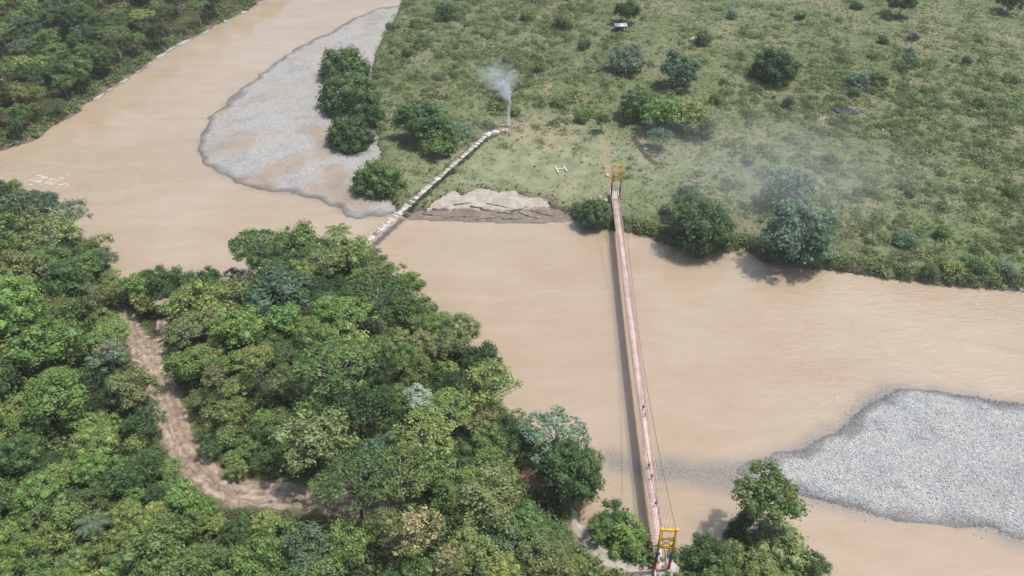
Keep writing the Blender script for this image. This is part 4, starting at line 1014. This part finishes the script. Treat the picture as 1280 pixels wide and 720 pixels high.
bridge = thing('suspension_bridge', 'long narrow suspension bridge with faded pink deck and yellow towers', 'bridge', tuple(NEAR_T))
def bpart(name, me, parent=bridge):
    o = obj(name, me, parent)
    if parent is bridge: o.matrix_parent_inverse = Matrix.Translation(-NEAR_T)
    return o
g = Geo(); nb = int(SPAN / 0.42); W2 = 0.98
rb = random.Random(5)
for i in range(nb):
    t = (i + 0.5) / nb; c = deck_point(t); q = deck_point(t + 0.002) - c; m = Matrix((SD, q.normalized(), SD.cross(q.normalized()))).transposed()
    g.box(c + Vector((0, 0, rb.uniform(-0.015, 0.015))), (W2 * rb.uniform(0.98, 1.02), 0.206, 0.035), m)
bpart('deck', g.mesh('deck', M_PINK))
for s in (-1, 1):
    g = Geo(); n = 60
    for i in range(n):
        g.beam(deck_point(i / n, s * 0.85, -0.12), deck_point((i + 1) / n, s * 0.85, -0.12), 0.16, 0.14)
    bpart('deck_girder', g.mesh('deck_girder', M_STEEL))
    g = Geo()
    for up in (0.55, 1.05):
        for i in range(n): g.beam(deck_point(i / n, s * 1.12, up), deck_point((i + 1) / n, s * 1.12, up), 0.07)
    for i in range(n + 1): g.beam(deck_point(i / n, s * 1.12, -0.1), deck_point(i / n, s * 1.12, 1.05), 0.05)
    bpart('railing', g.mesh('railing', M_PINK2))
    g = Geo(); g.tube([cable_point(i / 40, s * 1.25) for i in range(41)], 0.055, 6)
    g.tube([cable_point(0, s * 1.25), deck_point(0, s * 1.3, -1.2) - AX * 17], 0.055, 6)
    g.tube([cable_point(1, s * 1.25), deck_point(1, s * 1.3, -1.2) + AX * 17], 0.055, 6)
    bpart('main_cable', g.mesh('main_cable', M_STEEL, True))
    g = Geo()
    for i in range(1, 54):
        t = i / 54; g.beam(deck_point(t, s * 1.12, 0), cable_point(t, s * 1.25), 0.022)
    hg = bpart('hanger', g.mesh('hanger', M_STEEL)); hg['kind'] = 'stuff'

def tower(base, t):
    HT = ZD + 12.6 - base.z; b = Vector((base.x, base.y, 0))
    P = lambda side, z: b + SD * side + Vector((0, 0, base.z + z))
    s1 = 1.35; ty = 6.4; tb = 3.4
    g = Geo()
    for s in (-1, 1): g.beam(P(s * s1, ty), P(s * s1, HT), 0.42)
    for z in (HT - 0.15, HT - 2.8, HT - 5.4):
        g.beam(P(-s1 - 0.17, z), P(s1 + 0.17, z), 0.38)
    for z0, z1 in ((HT - 5.2, HT - 3.0),):
        g.beam(P(-s1, z0), P(s1, z1), 0.12); g.beam(P(s1, z0), P(-s1, z1), 0.12)
    g.box(P(-s1, HT + 0.12), (0.28, 0.34, 0.12)); g.box(P(s1, HT + 0.12), (0.28, 0.34, 0.12))
    tw = bpart('tower', g.mesh('tower', M_YELLOW))
    for s in (-1, 1):
        g = Geo(); g.beam(P(s * s1, tb), P(s * s1, ty), 0.44); o = bpart('blue_leg_section', g.mesh('leg', M_BLUE), tw)
        g = Geo(); g.beam(P(s * s1, -0.4), P(s * s1, tb), 0.442); o = bpart('red_leg_section', g.mesh('leg', M_RED), tw)
    g = Geo(); g.beam(P(-s1 + 0.18, 0.55), P(s1 - 0.18, 0.55), 0.24); bpart('red_cross_beam', g.mesh('cross_beam', M_RED), tw)
    tw['label'] = 'yellow tower with blue and red legs at the %s bank' % ('far' if t else 'near')
    if t:
        g = Geo(); g.beam(P(s1 - 0.1, HT + 0.2), P(s1 + 0.1, HT + 1.1), 0.14); bpart('cable_saddle', g.mesh('cable_saddle', M_YELLOW), tw)
    # abutment: concrete ramp behind the tower
    g = Geo(); out = AX if t else -AX; c = b + out * 2.6
    m = Matrix((SD, AX, Vector((0, 0, 1)))).transposed()
    g.box(Vector((c.x, c.y, (base.z - 0.6 + ZD) / 2)), (1.15, 2.9, (ZD - base.z + 0.5) / 2), m)
    for s in (-1, 1):
        g.box(Vector((c.x, c.y, (base.z - 0.6 + ZD) / 2 + 0.25)) + SD * s * 1.32, (0.16, 2.9, (ZD - base.z + 0.9) / 2), m)
    bpart('abutment', g.mesh('abutment', M_CONC))
    for s in (-1, 1):
        g = Geo(); e = deck_point(t, s * 1.3) + out * 17; g.box(Vector((e.x, e.y, gz(e.x, e.y) + 0.2)), (0.6, 0.9, 0.45), m)
        bpart('anchor_block', g.mesh('anchor_block', M_CONC))
tower(NEAR_T, 0); tower(FAR_T, 1)

# ------------------------------------------------------------------ the old footbridge
OB = [Vector((*p, z)) for p, z in zip([(-1.8, 269.8)] + [(-8.4, 264.3)] + [(-43.6, 193.6)], (4.0, 5.2, 5.2))]
dirn = (OB[2] - OB[1]).normalized(); OB.append(OB[2] + dirn * 34)
old = thing('old_footbridge', 'weathered old footbridge of broken pale planks crossing to the sand bank', 'bridge', (OB[1].x, OB[1].y, gz(OB[1].x, OB[1].y)))
def opart(name, me):
    o = obj(name, me, old); o.matrix_parent_inverse = Matrix.Translation(-old.location); return o
PLK = []
for i, mt in enumerate(M_PLANK):
    g = Geo(); g.box((0, 0, 0), (0.95, 0.33, 0.04)); PLK.append(g.mesh('plank', mt))
ro = random.Random(11)
def along(a, b, step, sag=0.0):
    L = (b - a).length; n = int(L / step)
    return [(a.lerp(b, (i + 0.5) / n) - Vector((0, 0, sag * 4 * ((i + .5) / n) * (1 - (i + .5) / n))), (b - a).normalized()) for i in range(n)]
for a, b in ((OB[0], OB[1]), (OB[1], OB[3])):
    for p, d in along(a, b, 0.62):
        if ro.random() < 0.07: continue
        o = obj('plank', PLK[ro.choice((0, 0, 0, 0, 1, 1, 2))], old)
        wide = ro.random() < 0.10
        o.matrix_parent_inverse = Matrix.Translation(-old.location)
        o.location = p + Vector((ro.uniform(-0.08, 0.08), ro.uniform(-0.08, 0.08), ro.uniform(-0.015, 0.02)))
        o.rotation_euler = (ro.uniform(-0.06, 0.06), ro.uniform(-0.08, 0.08), math.atan2(d.y, d.x) - math.pi / 2 + ro.uniform(-0.09, 0.09))
        o.scale = (ro.uniform(0.75, 1.05) * (1.45 if wide else 1), ro.uniform(0.6, 1.15), 1)
sd2 = Vector((dirn.y, -dirn.x, 0)).normalized()
for s in (-1, 1):
    g = Geo()
    for a, b in ((OB[0], OB[1]), (OB[1], OB[3])): g.beam(a + sd2 * s * 0.62 - Vector((0, 0, 0.17)), b + sd2 * s * 0.62 - Vector((0, 0, 0.17)), 0.16, 0.2)
    opart('stringer', g.mesh('stringer', M_PLANK[2]))
    g = Geo(); pts = [OB[1].lerp(OB[3], i / 30) + sd2 * s * 0.95 + Vector((0, 0, 1.0 + 2.0 * (2 * i / 30 - 1) ** 2)) for i in range(31)]
    g.tube(pts, 0.035, 5); opart('hand_cable', g.mesh('hand_cable', M_STEEL, True))
for f in (0.02, 0.14, 0.26, 0.37):
    p = OB[1].lerp(OB[3], f)
    for s in (-1, 1):
        q = p + sd2 * s * 0.62; zg = gz(q.x, q.y)
        if zg < -1: zg = -1.5
        g = Geo(); g.tube([(q.x, q.y, zg - 0.4), (q.x, q.y, p.z - 0.27)], [0.14, 0.11], 7); opart('post', g.mesh('post', M_PLANK[2]))

# ------------------------------------------------------------------ driftwood along the sand bank
DW = [(-25.7, 217.1), (-21.8, 219.9), (-18.9, 215.7), (-16.2, 222.4), (-12.8, 216.1), (-9.6, 219.9), (-7.2, 215.2), (-4.7, 221.4), (-2.1, 218.0), (0.0, 214.7), (2.6, 219.9), (5.1, 216.6), (8.3, 218.5), (11.3, 217.1)]
ORDN = 'first second third fourth fifth sixth seventh eighth ninth tenth eleventh twelfth thirteenth fourteenth'.split()
rd = random.Random(3)
for i, (x, y) in enumerate(DW):
    a = rd.uniform(-0.35, 0.35) - (0.5 if i > 10 else 0); L = rd.uniform(3.0, 9.0); rad = rd.uniform(0.14, 0.28)
    z = float(sand_height(np.array([x]), np.array([y]))[0])
    z = max(z, -0.05)
    pts = []
    for k in range(6):
        t = k / 5 - 0.5; px_, py_ = t * L * math.cos(a), t * L * math.sin(a) + rd.uniform(-0.15, 0.15)
        zz = max(float(sand_height(np.array([x + px_]), np.array([y + py_]))[0]), -0.05)
        pts.append((px_, py_, zz - z + rad * 0.7))
    g = Geo(); g.tube(pts, [rad, rad * 0.95, rad * 0.85, rad * 0.7, rad * 0.55, rad * 0.3], 7)
    b0 = np.array(pts[2]); g.tube([b0, b0 + np.array([0.5, rd.uniform(-0.6, 0.6), 0.35]), b0 + np.array([1.0, rd.uniform(-1, 1), 0.5])], [rad * 0.5, rad * 0.35, rad * 0.15], 5)
    thing('driftwood_log', '%s driftwood log from the left along the sand bank waterline' % ORDN[i], 'log', (x, y, z), 0, 'driftwood logs on the sand bank', g.mesh('driftwood_log', M_DRIFT, True))

# ------------------------------------------------------------------ landing mark, boulders, mud pool, shed
hx, hy = 16.8, 242.1
mk = thing('helipad_mark', 'white letter H laid out on the short grass', 'marking', (hx, hy, gz(hx, hy) + 0.12))
mk.rotation_euler = (0, 0, math.radians(14))
for nm, c, hf in (('side_strip', (-1.5, 0), (0.15, 2.4)), ('side_strip', (1.5, 0), (0.15, 2.4)), ('cross_strip', (0, 0), (1.33, 0.12))):
    g = Geo(); g.box((c[0], c[1], 0.35), (hf[0], hf[1], 0.05)); obj(nm, g.mesh('strip', M_WHITE), mk)
    g = Geo()

def rock_mesh(seed, mat):
    r = np.random.default_rng(seed); v = ICO_V * (1 + r.uniform(-0.16, 0.16, (len(ICO_V), 1))); v[:, 2] *= 0.7
    return mesh_np('boulder', v, ICO_F, mat, False)
for (x, y), s, lab in (((83.2, 357.0), 2.2, 'large pale boulder in the upper meadow'), ((47.8, 255.9), 0.7, 'small white rock in the gully by the bamboo'),
                       ((30.4, 87.8), 1.7, 'pale boulder beside the near tower'), ((28.8, 224.4), 0.6, 'small white stone left of the far tower'),
                       ((30.4, 222.1), 0.8, 'grey stone beside the abutment of the far tower'), ((36.4, 253.7), 0.5, 'white stone at the left of the trail head'),
                       ((38.2, 254.2), 0.5, 'white stone at the right of the trail head')):
    o = thing('boulder', lab, 'rock', (x, y, gz(x, y) + 0.2 * s), s * 3, None, rock_mesh(int(x * 10) % 97, M_ROCK)); o.scale = (s * 1.2, s * 0.9, s)

def pool(name, cx, cy, rx, ry, mat, label, dz=0.10):
    th = np.arange(24) * 6.283 / 24; r = np.random.default_rng(4); q = 1 + r.uniform(-0.25, 0.25, 24)
    X = cx + rx * q * np.cos(th + 0.4); Y = cy + ry * q * np.sin(th)
    z = float(height(X, Y).max()) + dz
    V = np.vstack([np.stack([X, Y, np.full(24, z)], 1), [[cx, cy, z]]])
    return setting(name, mesh_np(name, V, [[j, (j + 1) % 24, 24] for j in range(24)], mat), label=label)
M_POOL = plain('dark_pool', (0.05, 0.045, 0.04), 0.12, 0.5, 0.2, 0.3)
pool('mud_pool', 128.7, 286.0, 4.2, 3.2, M_POOL, 'dark muddy pool beside the cattle')

sx, sy = 50.8, 371.5
sh = thing('shed', 'small open shed with blue grey tin roof in the upper meadow', 'shed', (sx, sy, gz(sx, sy)), 0.12)
for i in (-1, 1):
    for j in (-1, 1):
        g = Geo(); g.box((i * 2.3, j * 1.7, 1.1), (0.1, 0.1, 1.15)); obj('post', g.mesh('post', M_WOOD), sh)
for s in (-1, 1):
    g = Geo(); m = Matrix.Rotation(math.radians(-18 * s), 3, 'X'); g.box((0, s * 1.15, 2.62), (3.0, 1.28, 0.03), m); obj('roof_sheet', g.mesh('roof_sheet', M_TIN), sh)
g = Geo(); g.box((0, 1.7, 1.0), (2.2, 0.05, 1.0)); g.box((-2.3, 0, 1.0), (0.05, 1.6, 1.0)); obj('wall', g.mesh('wall', M_WOOD), sh)

# ------------------------------------------------------------------ people and cattle
def skin_mesh(name, verts, edges, mats, face_mat=None, sub=1):
    me = bpy.data.meshes.new(name + '_cage'); me.from_pydata([v[0] for v in verts], edges, [])
    o = bpy.data.objects.new(name + '_cage', me); COL.objects.link(o)
    o.modifiers.new('skin', 'SKIN'); sv = me.skin_vertices[0].data
    for i, v in enumerate(verts):
        sv[i].radius = v[1] if isinstance(v[1], tuple) else (v[1], v[1]); sv[i].use_root = (i == 0)
    sm = o.modifiers.new('sub', 'SUBSURF'); sm.levels = sm.render_levels = sub
    dg = bpy.context.evaluated_depsgraph_get(); dg.update()
    out = bpy.data.meshes.new_from_object(o.evaluated_get(dg)); out.name = name
    bpy.data.objects.remove(o); bpy.data.meshes.remove(me)
    out.materials.clear()
    for m in mats: out.materials.append(m)
    if face_mat:
        for p in out.polygons: p.material_index = face_mat(p.center)
    return out

def person(loc, rz, shirt, label):
    st = 0.22
    V = [((0, 0, 0.95), 0.14), ((0, 0, 1.2), 0.15), ((0, 0, 1.42), 0.13), ((0, 0, 1.5), 0.06), ((0, 0.02, 1.62), 0.10), ((0, 0.02, 1.73), 0.075),
         ((-0.2, 0, 1.4), 0.06), ((-0.27, -0.05, 1.14), 0.048), ((-0.25, 0.1, 0.9), 0.038), ((0.2, 0, 1.4), 0.06), ((0.27, 0.03, 1.14), 0.048), ((0.26, -0.06, 0.88), 0.038),
         ((-0.1, 0, 0.9), 0.09), ((-0.11, st * 0.6, 0.5), 0.065), ((-0.11, st * 0.7, 0.08), 0.045), ((-0.11, st + 0.14, 0.04), 0.04),
         ((0.1, 0, 0.9), 0.09), ((0.11, -st * 0.3, 0.5), 0.065), ((0.11, -st, 0.08), 0.045), ((0.11, -st + 0.16, 0.04), 0.04),
         ((-0.24, 0.14, 0.80), 0.03), ((0.26, -0.08, 0.78), 0.03)]
    E = [(0, 1), (1, 2), (2, 3), (3, 4), (4, 5), (2, 6), (6, 7), (7, 8), (2, 9), (9, 10), (10, 11), (0, 12), (12, 13), (13, 14), (14, 15), (0, 16), (16, 17), (17, 18), (18, 19), (8, 20), (11, 21)]
    def fm(c):
        if c.z > 1.5: return 0
        if c.z > 0.95 and not (abs(c.x) > 0.22 and c.z < 1.22): return 1
        if abs(c.x) > 0.2: return 0
        return 2
    me = skin_mesh('person', V, E, [M_SKIN, plain('shirt', shirt, 0.9, 0.1, 0.1), M_DARKCLOTH], fm)
    o = thing('person', label, 'person', loc, rz, 'people crossing the suspension bridge', me)
    h = mesh_np('hair', ICO_V * np.array([0.105, 0.115, 0.085]) + np.array([0, -0.01, 1.735]), ICO_F, M_HAIR, True); obj('hair', h, o)
yaw = math.atan2(-AX.x, AX.y)
inv = lambda py: 0.0
for t, side, shirt, turn, lab in ((0.300, 0.15, (0.05, 0.05, 0.06), 0, 'dark clothed person walking on the bridge near midspan, farther of two'),
                                  (0.286, 0.45, (0.75, 0.74, 0.72), math.pi, 'person in white shirt on the bridge, just behind the dark clothed walker'),
                                  (0.176, -0.2, (0.06, 0.07, 0.10), 0, 'person in dark shirt on the deck beyond the near tower'),
                                  (0.155, 0.1, (0.04, 0.04, 0.05), 0, 'person in black following on the deck beyond the near tower'),
                                  (0.105, 0.3, (0.12, 0.10, 0.09), math.pi, 'lone walker in brown on the deck closest to the near tower')):
    person(deck_point(t, side, 0.04), yaw + turn, shirt, lab)

def cow(x, y, rz, coat, label):
    V = [((0, 0, 1.05), (0.36, 0.40)), ((0.55, 0, 1.05), (0.34, 0.38)), ((-0.55, 0, 1.08), (0.32, 0.36)), ((0.95, 0, 1.2), 0.2), ((1.25, 0, 1.25), 0.15), ((1.55, 0, 1.05), 0.10),
         ((0.6, 0.2, 0.75), 0.13), ((0.62, 0.2, 0.4), 0.07), ((0.6, 0.2, 0.05), 0.06), ((0.6, -0.2, 0.75), 0.13), ((0.58, -0.2, 0.4), 0.07), ((0.6, -0.2, 0.05), 0.06),
         ((-0.6, 0.2, 0.8), 0.16), ((-0.72, 0.2, 0.45), 0.08), ((-0.66, 0.2, 0.05), 0.06), ((-0.6, -0.2, 0.8), 0.16), ((-0.74, -0.2, 0.45), 0.08), ((-0.68, -0.2, 0.05), 0.06),
         ((-0.92, 0, 1.15), 0.06), ((-1.0, 0, 0.6), 0.03), ((1.22, 0.22, 1.32), 0.05), ((1.22, -0.22, 1.32), 0.05)]
    E = [(0, 1), (0, 2), (1, 3), (3, 4), (4, 5), (1, 6), (6, 7), (7, 8), (1, 9), (9, 10), (10, 11), (2, 12), (12, 13), (13, 14), (2, 15), (15, 16), (16, 17), (2, 18), (18, 19), (4, 20), (4, 21)]
    me = skin_mesh('cow', V, E, [plain('cow_coat', coat, 0.8, 0.2, 0.15, 1.5)])
    o = thing('cow', label, 'cow', (x, y, gz(x, y) - 0.02), rz, 'cattle in the meadow', me); k = 0.58 if 'calf' in label or 'calves' in label else 0.85; o.scale = (k, k, k)
for xy, rz, coat, lab in (((127.7, 295.4), 0.3, (0.16, 0.08, 0.05), 'brown cow at the left of the small herd'), ((131.2, 296.7), 2.6, (0.55, 0.50, 0.42), 'cream cow at the back of the small herd'),
                          ((128.6, 292.3), 1.2, (0.10, 0.07, 0.05), 'dark cow in the middle of the small herd'), ((132.4, 293.1), 0.1, (0.66, 0.64, 0.6), 'white cow at the right of the small herd'),
                          ((104.2, 297.7), 0.2, (0.05, 0.035, 0.03), 'dark cow below the lone spreading tree'), ((137.0, 269.0), 1.0, (0.7, 0.68, 0.65), 'white calf alone below the pool'),
                          ((152.6, 233.6), 0.2, (0.72, 0.7, 0.68), 'left of two white calves in the right meadow'), ((154.9, 233.3), 2.9, (0.72, 0.7, 0.68), 'right of two white calves in the right meadow')):
    cow(*xy, rz, coat, lab)

# ------------------------------------------------------------------ smoke from the small fire, and the added window veil
def smoke(name, base, hgt, box, label, dens):
    m, nt, N, L = nmat(name)
    o = node(nt, 'ShaderNodeOutputMaterial'); pv = node(nt, 'ShaderNodeVolumePrincipled')
    pv.inputs['Color'].default_value = (0.84, 0.93, 1.0, 1); pv.inputs['Anisotropy'].default_value = 0.0
    tc = node(nt, 'ShaderNodeTexCoord').outputs['Object']
    sep = node(nt, 'ShaderNodeSeparateXYZ'); L.new(tc, sep.inputs[0])
    X, Y, Z = sep.outputs
    h = mathn(nt, 'DIVIDE', Z, hgt)
    rise = mathn(nt, 'POWER', mathn(nt, 'MAXIMUM', mathn(nt, 'SUBTRACT', h, 0.40), 0.0), 1.3)
    nz = noise(nt, 0.16, 5, 0.62, tc, 0.9)
    jit = mathn(nt, 'MULTIPLY', mathn(nt, 'SUBTRACT', nz.outputs[0], 0.5), mathn(nt, 'MULTIPLY', h, 16.0))
    dx = mathn(nt, 'ADD', mathn(nt, 'ADD', X, mathn(nt, 'MULTIPLY', rise, 11.0)), jit)
    dy = mathn(nt, 'ADD', Y, jit)
    rad = mathn(nt, 'MULTIPLY_ADD', rise, 25.0, 0.8)
    d = mathn(nt, 'DIVIDE', mathn(nt, 'SQRT', mathn(nt, 'ADD', mathn(nt, 'MULTIPLY', dx, dx), mathn(nt, 'MULTIPLY', dy, dy))), rad)
    fall = mathn(nt, 'SUBTRACT', 1.0, d, clamp=True)
    top = mathn(nt, 'MULTIPLY', mathn(nt, 'SUBTRACT', 1.0, h), 2.2, clamp=True)
    n2 = noise(nt, 0.42, 5, 0.65, tc, 0.6)
    puff = ramp(nt, n2.outputs[0], [(0.42, 0.0), (0.64, 1.0)])
    puff = mathn(nt, 'ADD', puff, mathn(nt, 'SUBTRACT', 0.6, h, clamp=True), clamp=True)
    dn = mathn(nt, 'MULTIPLY', mathn(nt, 'MULTIPLY', fall, top), puff)
    dn = mathn(nt, 'MULTIPLY', dn, mathn(nt, 'MULTIPLY_ADD', mathn(nt, 'SUBTRACT', 0.55, h, clamp=True), 6.0, 0.5))
    dn = mathn(nt, 'DIVIDE', mathn(nt, 'MULTIPLY', dn, dens), mathn(nt, 'POWER', rad, 0.9))
    L.new(dn, pv.inputs['Density']); L.new(pv.outputs[0], o.inputs['Volume'])
    x0, x1, y0, y1, z1 = box
    V = [(x, y, z) for x in (x0, x1) for y in (y0, y1) for z in (0.05, z1)]
    me = mesh_np(name, V, [[0, 1, 3, 2], [4, 6, 7, 5], [0, 4, 5, 1], [2, 3, 7, 6], [0, 2, 6, 4], [1, 5, 7, 3]], m)
    ob = setting(name, me, 'stuff', label); ob.location = base
    return ob
fx, fy = -1.2, 274.1
smoke('smoke', (fx, fy, gz(fx, fy)), 25.0, (-24, 16, -16, 16, 25.0), 'thin bluish smoke rising from a small fire on the grass', 6.5)
ash = []
for k in range(7):
    a = k * 0.9; ash.append((math.cos(a), math.sin(a)))
fire = thing('fire_pile', 'small smouldering pile of sticks at the foot of the smoke', 'fire pile', (fx, fy, gz(fx, fy)))
for k, (a, b) in enumerate(ash):
    g = Geo(); g.tube([(a * 0.8, b * 0.8, 0.0), (-a * 0.15, -b * 0.15, 0.42)], [0.07, 0.05], 6); obj('stick', g.mesh('stick', M_BARK), fire)

def window_veil(cx, cy, rx, ry, rz, dens):  # added volume imitating a bluish window reflection over the right bank
    m, nt, N, L = nmat('window_veil')
    o = node(nt, 'ShaderNodeOutputMaterial'); pv = node(nt, 'ShaderNodeVolumePrincipled')
    pv.inputs['Color'].default_value = (0.97, 0.99, 1.0, 1)
    tc = node(nt, 'ShaderNodeTexCoord').outputs['Object']
    ln = node(nt, 'ShaderNodeVectorMath', operation='LENGTH'); L.new(tc, ln.inputs[0])
    fall = mathn(nt, 'POWER', mathn(nt, 'SUBTRACT', 1.0, ln.outputs['Value'], clamp=True), 1.2)
    nz = noise(nt, 2.2, 4, 0.6, tc, 0.8)
    L.new(mathn(nt, 'MULTIPLY', mathn(nt, 'MULTIPLY', fall, ramp(nt, nz.outputs[0], [(0.34, 0.15), (0.66, 1.0)])), dens), pv.inputs['Density'])
    L.new(pv.outputs[0], o.inputs['Volume'])
    ob = setting('window_veil', mesh_np('window_veil', ICO_V * 1.06, ICO_F, m), 'stuff', 'added bluish veil of window reflection over the bank trees right of the bridge')
    ob.location = (cx, cy, gz(cx, cy) + rz * 1.12); ob.scale = (rx, ry, rz)
window_veil(81.3, 215.2, 56, 40, 14, 0.020)

# ------------------------------------------------------------------ humid air
def haze():
    m, nt, N, L = nmat('haze'); o = node(nt, 'ShaderNodeOutputMaterial'); pv = node(nt, 'ShaderNodeVolumePrincipled')
    pv.inputs['Color'].default_value = (0.90, 0.95, 1.0, 1); pv.inputs['Density'].default_value = 0.00013; pv.inputs['Anisotropy'].default_value = 0.2
    L.new(pv.outputs[0], o.inputs['Volume'])
    V = [(x, y, z) for x in (-3600, 3600) for y in (-3600, 3900) for z in (-3.5, 150)]
    setting('haze', mesh_np('haze', V, [[0, 1, 3, 2], [4, 6, 7, 5], [0, 4, 5, 1], [2, 3, 7, 6], [0, 2, 6, 4], [1, 5, 7, 3]], m), 'stuff', 'thin humid haze over the valley')
haze()
